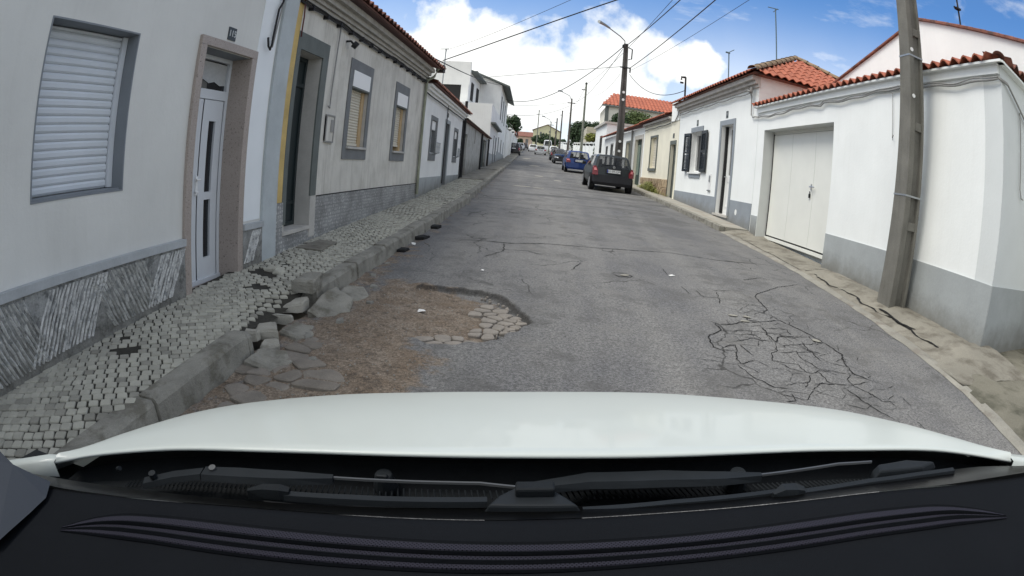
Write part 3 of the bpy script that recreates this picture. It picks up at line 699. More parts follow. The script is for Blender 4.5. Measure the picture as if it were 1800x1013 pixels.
rock('flat slab lying in the gutter just beyond the largest broken kerb slab', [(-1.74, 4.38), (-1.74, 4.66), (-1.58, 4.72), (-1.44, 4.52), (-1.52, 4.36)], .055, m_kerb, (-.1, .1))
rock('pale wedge of stone leaning beside the short kerb fragment', [(-1.95, 3.74), (-1.90, 3.92), (-1.80, 3.96), (-1.80, 3.82)], .06, m_rubw, (.1, .15), -.02)
rock('narrow pale stone strip on the pavement edge at the kerb gap', [(-2.02, 3.55), (-2.03, 3.62), (-1.80, 3.66), (-1.79, 3.60)], .05, m_rubw, (0, 0), -.03)
rock('pointed cream stone flake at the middle of the kerb gap', [(-1.90, 3.16), (-1.93, 3.31), (-1.80, 3.36), (-1.72, 3.24)], .055, m_rubw, (.05, .1), -.03)
rock('small rounded cream stone nearest the end of the near kerb', [(-1.78, 3.06), (-1.80, 3.15), (-1.71, 3.21), (-1.65, 3.12), (-1.70, 3.04)], .06, m_rubw, (0, .1), 0)
rock('small white chip of stone between the two cream stones', [(-1.90, 3.05), (-1.93, 3.12), (-1.82, 3.14), (-1.81, 3.08)], .05, m_rubw, (0, 0), -.03)
rock('dark lump of broken mortar deep in the kerb gap', [(-1.78, 3.36), (-1.76, 3.60), (-1.60, 3.62), (-1.52, 3.44), (-1.62, 3.32)], .045, m_kerb, (-.1, 0))
rock('wide dark flat stone against the end of the near kerb', [(-1.75, 2.78), (-1.74, 3.02), (-1.56, 3.06), (-1.44, 2.92), (-1.54, 2.74)], .05, m_kerb, (-.1, .05))
rock('loose white sett beside the dark hole in the pavement, far one', [(-2.56, 4.55), (-2.55, 4.63), (-2.43, 4.60), (-2.44, 4.52)], .05, m_cob, (.1, .2), 0)
rock('loose white sett tipped into the dark hole by the granite doorway', [(-2.42, 4.47), (-2.42, 4.55), (-2.32, 4.54), (-2.32, 4.46)], .05, m_cob, (-.1, .2), 0)
for k_, (x_, y_, r_) in enumerate([(-1.60, 3.42, .05), (-1.45, 3.75, .04), (-1.52, 4.82, .045), (-1.66, 5.25, .04), (-1.40, 4.35, .035), (-1.70, 5.9, .04), (-1.35, 3.0, .035)]):
    rock('small broken lump in the gutter, %s' % ('just past the near kerb end', 'between the dark slab and the brown dirt', 'beyond the flat slab', 'at the foot of the far kerb', 'right of the largest broken slab', 'farthest along the kerb foot', 'nearest the bonnet')[k_],
         [(x_+r_*math.cos(a)*rs.uniform(.7, 1.2), y_+r_*math.sin(a)*rs.uniform(.7, 1.2)) for a in (0, 1, 2, 3.1, 4.2, 5.3)], .03, m_rub, (.1, .1))
rock('dark clod sticking out of the kerb face, nearest of three', [(-1.78, 6.55), (-1.77, 6.75), (-1.66, 6.72), (-1.68, 6.56)], .05, m_crack, group='dark clods along the kerb foot')
rock('dark clod at the kerb foot, middle one of three', [(-1.80, 7.55), (-1.78, 7.85), (-1.62, 7.82), (-1.66, 7.56)], .06, m_crack, group='dark clods along the kerb foot')
rock('dark clod at the kerb foot, farthest of three', [(-1.80, 8.5), (-1.78, 8.8), (-1.64, 8.75), (-1.66, 8.52)], .06, m_crack, group='dark clods along the kerb foot')
# litter
def scrap(label, x, y, r, h=.02, m=None):
    mb = MB(); rr = random.Random(int(x*977+y*31)); z = roadz(x, y)+.003
    P = [(x+r*math.cos(a)*rr.uniform(.6, 1.2), y+r*math.sin(a)*rr.uniform(.6, 1.2)*.8, z+rr.uniform(0, h)) for a in [k*1.047 for k in range(6)]]
    mb.add(P+[(x, y, z+h)], [(k, (k+1) % 6, 6) for k in range(6)]); return single(mb.build('litter_scrap', m or m_paper), label, 'litter', 'scraps of litter on the road')
scrap('white paper scrap lying in the middle of the pothole dirt', -.95, 4.37, .045)
scrap('small white scrap on smooth asphalt beyond the pothole', -.62, 5.86, .022)
scrap('white crumpled scrap by the kerb beyond the pothole', -1.69, 7.09, .035, .04)
scrap('white chip lying at the head of the long crack on the right', 1.62, 6.65, .05, .01)

# cracks in the asphalt
CR = [[(1.61, 4.77), (1.68, 4.67), (1.87, 4.76), (2.01, 4.86), (2.19, 4.88)],[(1.64, 4.73), (1.64, 4.51), (1.49, 4.34), (1.45, 4.29), (1.43, 4.04), (1.48, 3.99), (1.62, 4.0)],[(2.03, 5.22), (2.09, 5.16), (2.24, 5.31), (2.38, 5.28), (2.49, 5.44), (2.54, 5.98), (2.63, 6.13), (2.99, 6.52), (3.23, 6.75), (3.44, 6.87), (3.75, 7.11)],[(2.43, 5.27), (2.47, 5.04), (2.58, 4.8), (2.66, 4.58), (2.72, 4.33), (2.76, 4.07), (2.66, 3.84), (2.63, 3.63), (2.73, 3.48), (2.83, 3.39)],[(2.12, 5.14), (2.05, 4.91), (2.21, 4.91), (2.46, 5.02)],[(2.14, 4.77), (2.12, 4.47), (2.13, 4.3), (2.22, 4.45), (2.55, 4.54)],[(1.64, 4.5), (1.91, 4.56), (2.15, 4.55), (2.36, 4.45), (2.64, 4.54)],[(1.64, 4.2), (1.88, 4.35), (2.13, 4.3)],[(2.11, 4.29), (2.05, 4.09), (1.95, 3.98), (1.9, 3.83), (1.99, 3.79), (2.12, 3.78), (2.11, 3.63), (2.16, 3.57), (2.26, 3.64), (2.39, 3.67), (2.55, 3.6), (2.65, 3.65)],[(1.94, 3.78), (2.0, 3.66), (2.1, 3.61)],[(2.25, 3.91), (2.3, 3.69), (2.39, 3.67)],[(2.12, 3.54), (2.07, 3.41), (1.96, 3.29)],[(2.05, 3.36), (2.28, 3.37), (2.46, 3.36), (2.71, 3.44)],[(2.25, 3.63), (2.25, 3.4), (2.28, 3.37)],[(2.61, 3.61), (2.48, 3.49), (2.48, 3.34), (2.57, 3.17), (2.6, 3.05), (2.76, 3.03)],[(2.34, 3.31), (2.41, 3.01), (2.47, 2.86), (2.52, 2.73)],[(1.61, 3.98), (1.55, 3.7), (1.71, 3.78)],[(1.5, 4.05), (1.66, 4.14), (1.57, 3.81)],[(1.52, 3.67), (1.59, 3.42), (1.7, 3.27), (1.83, 3.26)],[(2.0, 6.06), (2.27, 6.14)],[(1.77, 5.97), (1.79, 5.7), (1.97, 5.72), (2.12, 5.69)],[(1.62, 6.09), (1.65, 5.76)],[(2.05, 6.02), (1.96, 5.61), (1.92, 5.45)],[(2.11, 4.2), (2.33, 4.27), (2.63, 4.34)],[(2.43, 4.35), (2.4, 4.12), (2.52, 4.07)],[(2.05, 4.03), (2.25, 4.08), (2.42, 4.09), (2.42, 3.87)],[(1.79, 3.17), (1.78, 3.06), (1.69, 3.04)],[(1.58, 7.01), (1.57, 6.71), (1.65, 6.65)],[(2.12, 4.69), (2.42, 4.72), (2.39, 4.53)],[(1.88, 4.49), (1.97, 4.44), (1.98, 4.34)],]
mb = MB(); rs = random.Random(31)
def crackline(P, w0, sag=.02):
    pts = []
    for (a, b), (c, d) in zip(P, P[1:]):
        L = math.hypot(c-a, d-b); n = max(2, int(L/.025))
        for i in range(n): pts.append((a+(c-a)*i/n, b+(d-b)*i/n))
    pts.append(P[-1]); L_, R_ = [], []; ph = rs.random()*50
    for i, (x, y) in enumerate(pts):
        a = pts[max(0, i-1)]; b = pts[min(len(pts)-1, i+1)]; dx, dy = b[0]-a[0], b[1]-a[1]; l = math.hypot(dx, dy)+1e-9; nx, ny = -dy/l, dx/l
        t = i/(len(pts)-1); off = sag*nz3(i*.35+ph, ph, 1)+.010*nz3(i*1.3+ph, 3+ph, 1); w = w0*(.35+1.0*abs(nz3(i*.22+ph, 9, 1))+.5*rs.random())*min(1, 6*t+.2, 6*(1-t)+.2)
        x += nx*off; y += ny*off; z = roadz(x, y)+.0045
        L_.append((x+nx*w, y+ny*w, z)); R_.append((x-nx*w, y-ny*w, z))
    mb.grid([L_, R_])
for k, P in enumerate(CR): crackline(P, .0085 if k < 6 else .0058)
vp = []
for _ in range(2500):
    x, y = rs.uniform(1.2, 3.2), rs.uniform(2.5, 6.4)
    if all(math.hypot((x-a)*1.25, (y-b)*.85) > .17 for a, b in vp): vp.append((x, y))
AZ = [(1.45, 4.0), (1.62, 4.8), (2.0, 5.0), (2.05, 5.6), (2.55, 6.0), (2.75, 5.2), (2.85, 4.4), (2.95, 3.4), (2.75, 2.6), (2.3, 2.7), (1.8, 3.2)]
for i in range(len(vp)):
    if not pip(vp[i][0], vp[i][1], AZ): continue
    P = vcell(i, vp, 0)
    if not P: continue
    for a, b in zip(P, P[1:]+P[:1]):
        if a < b and rs.random() < .62 and math.dist(a, b) > .03: crackline([a, b], rs.uniform(.0018, .0048), .008)
for k in range(10):            # finer side cracks in the crazed patch
    x, y = rs.uniform(1.55, 2.6), rs.uniform(3.2, 4.9); a = rs.choice((.3, 1.7, 2.6))+rs.uniform(-.3, .3); L = rs.uniform(.15, .4)
    crackline([(x, y), (x+L*math.cos(a)*.5, y+L*math.sin(a)*.5+.02), (x+L*math.cos(a), y+L*math.sin(a))], .004)
crackline([(-1.48, 7.68), (-1.0, 7.74), (-.44, 7.76), (.04, 7.99), (.88, 8.1), (2.0, 8.39), (2.72, 8.22), (3.55, 8.37), (4.0, 8.4)], .013, .012)
for P in ([(-.7, 6.6), (-.5, 7.1), (-.55, 7.7)], [(.35, 6.35), (.5, 6.9)], [(-.6, 7.2), (-.2, 7.3), (.0, 7.1)], [(-1.3, 20.9), (-.5, 21.6), (.5, 21.2)], [(.9, 18.5), (1.6, 18.9), (2.3, 18.3)], [(2.7, 6.9), (3.1, 7.2), (3.3, 7.1)]): crackline(P, .008)
# rim shadow of the small oval patch, painted as a dark ring
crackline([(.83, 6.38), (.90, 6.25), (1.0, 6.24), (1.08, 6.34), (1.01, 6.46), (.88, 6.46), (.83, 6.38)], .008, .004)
mb.build('road_cracks', m_crack, kind='structure', fix=False)
mb = MB()
for x, y in ((1.93, 5.03), (2.08, 5.02), (1.0, 6.36), (.95, 6.32), (2.64, 4.42), (2.0, 4.86)):
    mb.add([(x+.06*math.cos(a)*rs.uniform(.5, 1.2), y+.05*math.sin(a)*rs.uniform(.5, 1.2), roadz(x, y)+.0088) for a in [k*.9 for k in range(7)]], [tuple(range(7))])
mb.build('road_chips', m_edge, kind='structure', fix=False)
mb = MB()
def wornmark(x, y, lx, ly):
    n = 14; mb.add([(x+lx*math.cos(k*6.283/n)*rs.uniform(.7, 1.1), y+ly*math.sin(k*6.283/n)*rs.uniform(.7, 1.1), roadz(x, y)+.006+.038*ly*math.sin(k*6.283/n)*1.0) for k in range(n)], [tuple(range(n))])
for a in ((-.5, 27.2, .22, .35), (.37, 24.8, .2, .25), (-.9, 19.3, .38, .14), (-.35, 19.0, .25, .10), (-1.2, 41, .4, .9), (-2.6, 60, .5, 1.6)): wornmark(*a)
mb.build('worn_road_patches', m_slabl, kind='structure', fix=False)

# right-hand pavement
WR0 = (4.83, 12.3)
def wallx(y): return 4.83-math.tan(rad(-1.5))*(12.3-y) if y < 12.3 else (4.83+math.tan(rad(-2.25))*(y-12.3) if y < 19.7 else 4.54+math.tan(rad(-3))*(y-19.7))
def rh(y): return lerp_tab([(0, .05), (3.3, .045), (4.0, .13), (6.3, .12), (7.9, .10), (8.8, .045), (11.6, .03), (12.4, .10), (13, .12)], y)
mb = MB(); rows = []
for y in frange(3.3, 12.35, .05):
    a, b = redge(y)+.02, wallx(y)+.25; row = []
    for i in range(17):
        t = i/16; x = a+(b-a)*t; h = rh(y); e = .22 if y < 8.4 else .12
        z = prof(y)+.008+.02*(y < 4.3)+h*min(1, max(0, (t-.05)/(.9 if 8.7 < y < 12 else .45))) + .018*nz3(x, y, 2.2, 6)*(1-t)+.006*nz3(x, y, 9)
        if y < 8.6 and .20 < t < .42: z -= .03*max(0, nz3(x*2, y, 1.3, 2)+.25)
        row.append((x, y, z))
    rows.append(row)
mb.grid(rows); mb.build('right_pavement', m_slab, kind='structure', smooth=True, fix=False)
mb = MB(); yy = 12.38
while yy < 120:
    L = rs.uniform(2.6, 3.6) if yy < 40 else 8
    mb.hexa([(x, q, prof(q)+zz) for zz in (-.05, .125) for q in (yy, yy+L-.02) for x in (redge(q)+.17, (wallx(q) if q < 38 else 5.3+cc(q))+.05)]); yy += L
mb.build('right_pavement_slabs', m_slabl, kind='structure')
mb = MB(); yy = 12.38
while yy < 120:
    L = 1.0 if yy < 40 else 8
    mb.hexa([(redge(q)+dx, q, prof(q)+zz) for zz in (-.05, .128) for q in (yy, yy+L-.012) for dx in (.01, .16)]); yy += L
mb.build('right_kerb', m_kerb, kind='structure', bevel=.012)
# side street mouth and gutter line in the near right corner
mb = MB(); rows = []
for y in frange(-3, 4.05, .07):
    row = []
    for i in range(40):
        t = i/39; x = redge(y)+.02+(14-redge(y))*t**1.6; row.append((x, y, prof(y)+.01+.05*min(1, (x-redge(y))/.5)+.02*nz3(x, y, 1.7, 6)))
    rows.append(row)
mb.grid(rows)
mb.grid([[(x, y, prof(4.05)+.05+.012*nz3(x, y, 1.7, 6)) for x in frange(4.9, 14, .3)] for y in frange(4.05, 5.6, .2)])
mb.build('side_lane', mat('mossy_lane_concrete', (.175, .165, .13), .95, .2, 1.5, .18, 90, .6, 40, col2=(.085, .082, .06), c2scale=2.4, c2lo=.47, c2hi=.62), kind='structure', smooth=True, fix=False)
mb = MB(); P = []
for y in frange(0, 12.2, .05):
    x = redge(y); a = .045+.03*nz3(x, y, 3, 1); b = .06+.05*nz3(x, y, 2.1, 7)+.02*nz3(x, y, 9); P.append([(x-a, y, roadz(x, y)+.004), (x, y, prof(y)+.022), (x+.06+b*.5, y, prof(y)+.03), (x+.07+b, y, prof(y)+.012)])
mb.grid(P); mb.build('gutter_mortar', m_edge, kind='structure', smooth=True, fix=False)
# broken lip and dark channel of the pavement by the pole
mb = MB()
def strip(P, w, z): 
    L_, R_ = [], []
    for i, (x, y) in enumerate(P):
        a = P[max(0, i-1)]; b = P[min(len(P)-1, i+1)]; dx, dy = b[0]-a[0], b[1]-a[1]; l = math.hypot(dx, dy); ww = w*(.5+rs.random()); L_.append((x-dy/l*ww, y+dx/l*ww, z(x, y))); R_.append((x+dy/l*ww, y-dx/l*ww, z(x, y)))
    mb.grid([L_, R_])
def rpz(x, y):
    a, b = redge(y)+.02, wallx(y)+.25; t = (x-a)/(b-a); h = rh(y)
    z = prof(y)+.008+h*min(1, max(0, (t-.05)/(.9 if 8.7 < y < 12 else .45)))+.018*nz3(x, y, 2.2, 6)*(1-t)+.006*nz3(x, y, 9)
    if y < 8.6 and .20 < t < .42: z -= .03*max(0, nz3(x*2, y, 1.3, 2)+.25)
    return z+.005
lineP = [(4.36+.03*math.sin(q*5)+.02*math.sin(q*13), q) for q in frange(4.1, 7.9, .06)]
strip(lineP, .022, rpz); strip([(4.42+.02*math.sin(q*7), q) for q in frange(4.9, 5.8, .06)], .035, rpz)
strip([(4.35+i*.11, 8.15+.05*math.sin(i)) for i in range(6)], .006, rpz); strip([(4.30, q) for q in frange(8.3, 11.5, .1)], .010, rpz)
mb.build('gutter_crack', m_crack, kind='structure', fix=False)

# ------------------------------------------------------------------ left-hand houses
def houseroot(name, label, F, u, cat='house', group='low houses lining the street'):
    p = F(u, 0, 0); return thing(name, label, cat, (p[0], p[1], prof(p[1])), group)
def cable_on(F, pts, r, name, parent, m, label=None):
    mb = MB(); P = [F(*p) for p in pts]; mb.tube(P, r, 6); return mb.build(name, m, parent, smooth=True, label=label)

FL = frame(-2.82, 0, 0, 1)
# --- house with the granite doorway
h1 = houseroot('terraced_house', 'nearest white house on the left with roller shutter window and pink granite doorway', FL, 2)
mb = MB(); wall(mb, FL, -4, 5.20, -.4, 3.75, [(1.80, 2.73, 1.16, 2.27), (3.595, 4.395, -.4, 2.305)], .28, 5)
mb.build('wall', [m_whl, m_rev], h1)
mb = MB(); mb.fbox(FL, 4.50, 4.86, .0, .006, .745, 3.6); mb.fbox(FL, 4.885, 5.20, 0, .03, -.3, 3.75, 1)
mb.build('pilaster', [mat('bright_white_panel', (.80, .83, .84), .8, .03), m_mosspillar], h1)
wn = MB(); frame_ring(wn, FL, 1.80, 2.73, 1.16, 2.27, .012, -.16, .004); wn.fbox(FL, 1.815, 2.715, -.155, -.02, 1.165, 1.185)
win = wn.build('window', m_rev, h1)
mb = MB(); slats(mb, FL, 1.815, 2.66, 1.19, 2.255, -.15, .0545); mb.build('roller_shutter', m_shut, win)
mb = MB(); mb.fbox(FL, 2.665, 2.715, -.15, -.12, 1.19, 2.255); mb.build('guide_rail', m_alu, win)
mb = MB(); mb.fbox(FL, 1.815, 2.715, -.155, .004, 2.19, 2.268); 
mb = MB()      # granite surround: jambs, lintel, sill
mb.fbox(FL, 3.51, 3.60, -.25, .035, .20, 2.31); mb.fbox(FL, 4.39, 4.485, -.25, .035, .20, 2.31); mb.fbox(FL, 3.51, 4.485, -.25, .035, 2.31, 2.39)
mb.fbox(FL, 3.60, 4.39, -.25, .035, .13, .225)
mb.build('door_surround', mg, h1, bevel=.004)
d = MB(); frame_ring(d, FL, 3.60, 4.39, .225, 2.31, .045, -.25, -.205, bottom=False); d.fbox(FL, 3.645, 4.345, -.25, -.205, 1.90, 1.99)
for a, b in ((3.65, 3.992), (3.998, 4.34)):
    g0 = a+.10 if a < 3.9 else a+.115; frame_ring(d, FL, a, b, .24, 1.90, .005, -.24, -.212)
    d.fbox(FL, a, g0, -.24, -.212, .24, 1.90); d.fbox(FL, g0+.115, b, -.24, -.212, .24, 1.90); d.fbox(FL, g0, g0+.115, -.24, -.212, .24, .45); d.fbox(FL, g0, g0+.115, -.24, -.212, 1.70, 1.90)
    d.fbox(FL, g0, g0+.115, -.24, -.212, .98, 1.05)
d.fbox(FL, 3.60, 4.39, -.25, -.19, .222, .262)
door = d.build('door', m_alu, h1)
mb = MB(); mb.fbox(FL, 3.65, 4.34, -.248, -.236, .26, 2.26); mb.build('glass', m_dkglass, door)
mb = MB(); zt = [2.04, 2.06, 2.05, 2.08, 2.05, 2.07, 2.04, 2.05]
for i in range(7): mb.quad(FL(3.66+i*.097, -.230, zt[i]), FL(3.757+i*.097, -.230, zt[i+1]), FL(3.757+i*.097, -.230, 2.25), FL(3.66+i*.097, -.230, 2.25))
mb.build('lace_curtain', mat('lace', (.45, .46, .46), .9, .1, 30), door)
mb = MB(); mb.tube([FL(3.972, -.212, 1.17), FL(3.972, -.16, 1.17), FL(3.90, -.155, 1.17)], .010); mb.fbox(FL, 3.955, 3.987, -.212, -.2, 1.03, 1.20); mb.tube([FL(3.955, -.2, 1.06), FL(3.955, -.165, 1.06), FL(3.91, -.165, 1.06)], .008)
mb.build('handle', m_white, door)
# rough sgraffito dado with a smooth ledge
mb = MB(); rs = random.Random(8)
def dado_rough(u0, u1, ztop):
    mb.fbox(FL, u0, u1, 0, .035, -.3, ztop-.055, 1); mb.fbox(FL, u0, u1, -.002, .055, ztop-.055, ztop, 0)
    u = u0+.04; k = 0
    while u < u1-.03:      # combed, slanting ridges in the render, panels change direction
        dr = 1 if int((u+1.3)/.62) % 2 else -1; z0 = max(prof(u)+.12, .0)+.05; z1 = ztop-.075; hh = (z1-z0)
        n = 7; pts = []
        for i in range(n):
            t = i/(n-1); pts.append((u+dr*(t-.5)*.26*hh/.45+rs.uniform(-.008, .008), z0+hh*t))
        if all(u0+.01 < p[0] < u1-.01 for p in pts):
            for (a, za), (b, zb) in zip(pts, pts[1:]):
                w1 = rs.uniform(.007, .015); p = rs.uniform(.010, .02)
                mb.add([FL(a-w1, .035, za), FL(b-w1, .035, zb), FL(b, .035+p, zb), FL(a, .035+p, za), FL(a+w1, .035, za), FL(b+w1, .035, zb)], [(0, 1, 2, 3), (3, 2, 5, 4)], 2)
        u += rs.uniform(.030, .048)
dado_rough(-4, 3.505, .72); dado_rough(4.49, 4.88, .72); 
m_rg = mat('combed_render', (.33, .335, .325), .95, .3, 9, .2, 70, .8, 40, col2=(.17, .175, .17), c2scale=16, base=(.6, .5, .5))
m_rg3 = mat('combed_render_ridge', (.58, .58, .56), .95, .3, 14, .2, 70, .6, 40, col2=(.30, .31, .31), c2scale=22)
mb.build('dado', [mat('smooth_ledge', (.42, .44, .45), .9, .15, 4, .06, 50), m_rg, m_rg3], h1)
mb = MB(); mb.fbox(FL, 3.93, 4.06, 0, .010, 2.42, 2.54); pl = mb.build('house_number_plate', m_grplate, h1)
def onwall(F, u, n, z, flip=False):     # matrix that lays text on a facade, reading along the wall
    p = Vector(F(u, n, z)); a = F.ang; d = Vector((math.sin(a), math.cos(a), 0)); nn_ = Vector(F(u, n+1, z))-p
    X_ = Vector((0, 0, 1)).cross(nn_); return Matrix((X_, Vector((0, 0, 1)), nn_)).transposed().to_4x4().copy(), p
def wall_text(F, u, n, z, txt, size, m, parent, name='numerals'):
    M_, p = onwall(F, u, n, z); return text_part(txt, size, Matrix.Translation(p) @ M_, m, parent, name)
wall_text(FL, 3.995, .0115, 2.48, '115', .085, m_numpale, pl)
mb = MB(); tile_roof(mb, (-2.5, -4, 3.85), (-2.5, 5.2, 3.85), Vector((-4, 0, 1.7))); mb.build('roof', [m_tileo, m_dkbox], h1)
cb = cable_on(FL, [(4.80, .03, 3.6), (4.80, .04, 3.0), (4.74, .04, 2.9), (4.72, .04, 2.62), (4.70, .05, 2.50), (4.66, .06, 2.44), (4.615, .06, 2.47), (4.60, .05, 2.56)], .012, 'wall_cable', h1, m_black, 'black cable looping in a U beside the granite doorway')
cable_on(FL, [(4.82, .03, 3.6), (4.81, .04, 3.0), (4.76, .035, 2.6), (4.73, .04, 2.48)], .009, 'wall_cable', h1, m_greycable)

# --- dirty cream house with two shuttered windows
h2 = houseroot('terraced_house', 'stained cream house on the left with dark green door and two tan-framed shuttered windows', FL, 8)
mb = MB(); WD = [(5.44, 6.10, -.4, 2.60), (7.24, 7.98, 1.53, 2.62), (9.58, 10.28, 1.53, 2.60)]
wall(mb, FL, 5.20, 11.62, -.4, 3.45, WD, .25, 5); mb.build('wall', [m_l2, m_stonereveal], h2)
mb = MB(); mb.fbox(FL, 5.20, 5.335, 0, .022, .87, 3.4); mb.build('ochre_edge_strip', m_yel, h2)
mb = MB(); mb.fbox(FL, 5.345, 5.445, 0, .02, .62, 2.80); mb.fbox(FL, 6.10, 6.27, 0, .02, .9, 2.80); mb.fbox(FL, 5.445, 6.10, 0, .02, 2.60, 2.80)
mb.build('door_surround', m_triml, h2)
mb = MB(); mb.fbox(FL, 6.10, 6.27, 0, .024, .40, .896); mb.fbox(FL, 5.35, 6.14, -.25, .03, .50, .545, 0); mb.build('door_step', m_stonereveal, h2)
d = MB(); d.fbox(FL, 5.445, 6.10, -.26, -.21, .545, 2.60); frame_ring(d, FL, 5.445, 6.10, .545, 2.595, .05, -.21, -.19); d.fbox(FL, 5.49, 6.05, -.21, -.185, 2.22, 2.27)
frame_ring(d, FL, 5.58, 5.80, 1.45, 1.95, .035, -.21, -.196); d.fbox(FL, 5.50, 6.05, -.21, -.195, .80, .84)
door = d.build('door', m_dkgreen, h2)
mb = MB(); mb.fbox(FL, 5.615, 5.765, -.21, -.205, 1.485, 1.915); mb.fbox(FL, 5.66, 5.80, -.21, -.204, 1.50, 1.60); mb.build('glass', mat('dull_door_glass', (.10, .12, .13), .15, .1, 10), door)
for z in (1.02, 1.16):
    mb = MB(); mb.tube([FL(5.60, -.21, z), FL(5.60, -.15, z), FL(5.70, -.15, z), FL(5.70, -.21, z)], .010); mb.build('handle', m_metal, door)
mb = MB(); mb.fbox(FL, 6.275, 11.62, 0, .016, .0, .88); mb.fbox(FL, 5.20, 5.36, 0, .030, .0, .868); mb.fbox(FL, 5.36, 6.272, 0, .014, .0, .49); mb.build('tiled_dado', m_tiles2, h2)
mb = MB(); mb.fbox(FL, 6.28, 11.6, .0, .020, .882, .892); mb.build('dado_joint', m_crack, h2)
for (a, b, c, e, drop) in ((7.24, 7.98, 1.53, 2.62, 0), (9.58, 10.28, 1.53, 2.60, .07)):
    s = MB(); s.fbox(FL, a-.14, a, 0, .016, 1.35, 2.80); s.fbox(FL, b, b+.13, 0, .016, 1.35, 2.80); s.fbox(FL, a, b, 0, .016, e, 2.80); s.fbox(FL, a, b, 0, .016, 1.35, c-.03)
    wn = s.build('window', m_trim, h2)
    mb = MB(); mb.fbox(FL, a-.02, b+.06, -.22, .05, c-.03, c+.005); mb.build('sill', m_stonereveal, wn, bevel=.004)
    mb = MB(); mb.fbox(FL, a, b, -.10, .025, e-.22, e+.02); mb.build('shutter_box', m_white, wn, bevel=.004)
    mb = MB(); mb.fbox(FL, a, b, -.08, .03, e-.245, e-.22); mb.build('shutter_box_lip', m_triml, wn)
    mb = MB(); slats(mb, FL, a+.03, b-.12, c+.06+drop, e-.24, -.08, .042); mb.fbox(FL, a+.03, b-.12, -.085, -.06, c+.02+drop, c+.06+drop); mb.build('roller_shutter', m_shut2, wn)
    mb = MB(); mb.fbox(FL, b-.115, b-.001, -.20, -.05, c+.006, e-.22); mb.build('jamb_lining', m_tan, wn)
mb = MB()      # cornice
for n0, z0, z1 in ((.035, 3.17, 3.22), (.07, 3.22, 3.27), (.12, 3.27, 3.34), (.19, 3.34, 3.42)): mb.fbox(FL, 5.2, 11.64, -.01, n0, z0, z1)
mb.build('cornice', mat('grimy_cornice', (.40, .385, .345), .9, .2, 5, .08, 50, streak=.6, scol=(.2, .19, .17)), h2)
mb = MB(); tile_roof(mb, (-2.50, 5.15, 3.43), (-2.50, 11.9, 3.43), Vector((-4, 0, 1.55)), .19, .36, .05); mb.build('roof', [m_tileo, mat('dark_eave_tile', (.16, .075, .06), .9, .2, 8)], h2)
mb = MB(); P = []
for i in range(60):
    u = 5.2+6.4*i/59; P.append((u, .045, 3.125-.012*abs(math.sin(i*.55))+.012*math.sin(i*.2)))
mb.tube([FL(*p) for p in P], .018, 6); mb.tube([FL(p[0], p[1]+.02, p[2]+.022+.008*math.sin(p[0]*5)) for p in P], .010, 5)
for i in range(14): mb.fbox(FL, 5.5+i*.45, 5.53+i*.45, 0, .07, 3.085, 3.15)
mb.build('cable_bundle', m_black, h2, label='thick black cable bundle clipped under the cornice')
cable_on(FL, [(6.50, .03, 3.10), (6.49, .03, 2.6), (6.47, .03, 2.2), (6.46, .035, 2.06), (6.42, .05, 2.0), (6.36, .05, 2.02)], .010, 'wall_cable', h2, m_greycable)
cable_on(FL, [(5.2, .05, 3.24), (5.30, .05, 3.12), (5.34, .045, 2.95), (5.345, .045, 2.72)], .008, 'wall_cable', h2, mat('red_brown_cable', (.10, .02, .02), .6, 0))
mb = MB(); mb.fbox(FL, 6.42, 6.70, 0, .02, 1.58, 1.90); frame_ring(mb, FL, 6.42, 6.70, 1.56, 1.92, .018, 0, .03, 1); mb.fbox(FL, 6.58, 6.67, .02, .03, 1.70, 1.86, 1)
mb.build('meter_box', [m_l2, m_pipe], h2, label='pale flush meter box beside the dark green door')
mb = MB(); mb.tube([FL(6.82, 0, 2.98), FL(6.82, .07, 2.98), FL(6.86, .10, 2.94)], .016); mb.disc(FL(6.87, .12, 2.93), (.8, .3, -.6), .05, .07, 12); mb.build('wall_lamp', m_black, h2, smooth=False, label='small black spotlight on the wall')
mb = MB(); mb.tube([FL(11.58, .05, 3.2), FL(11.58, .05, .66)], .032, 8); mb.tube([FL(11.58, .28, 3.43), FL(11.58, .2, 3.25), FL(11.58, .05, 3.15)], .03, 8); mb.build('downpipe', mat('lichen_downpipe', (.28, .29, .22), .8, .3, 5), h2)
mb = MB(); mb.fbox(FL, 11.75, 11.95, .18, .35, 3.40, 3.56); mb.build('gutter_end_box', m_black, h2)

# --- pale house with two barred windows
FL3 = frame(-2.82, 11.64, rad(-2.2), 1)
h3 = houseroot('terraced_house', 'pale blue-white low house beyond the stained cream house, with two small barred windows', FL3, 15)
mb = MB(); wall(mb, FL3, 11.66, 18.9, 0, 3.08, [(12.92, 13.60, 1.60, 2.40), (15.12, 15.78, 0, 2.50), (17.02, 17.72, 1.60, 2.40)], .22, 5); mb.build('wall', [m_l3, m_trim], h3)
mb = MB(); mb.fbox(FL3, 11.66, 15.0, 0, .014, 0, 1.0); mb.fbox(FL3, 15.9, 18.9, 0, .014, 0, 1.0); mb.build('dado', m_gry2, h3)
mb = MB(); mb.fbox(FL3, 14.98, 15.12, 0, .02, .5, 2.60); mb.fbox(FL3, 15.78, 15.92, 0, .02, .5, 2.60); mb.fbox(FL3, 15.12, 15.78, 0, .02, 2.50, 2.60); mb.build('door_surround', m_gry2, h3)
d = MB(); d.fbox(FL3, 15.12, 15.78, -.2, -.15, .5, 2.5); frame_ring(d, FL3, 15.2, 15.7, 1.3, 2.3, .04, -.15, -.135); d.build('door', mat('grey_door_paint', (.25, .27, .28), .5, .05), h3)
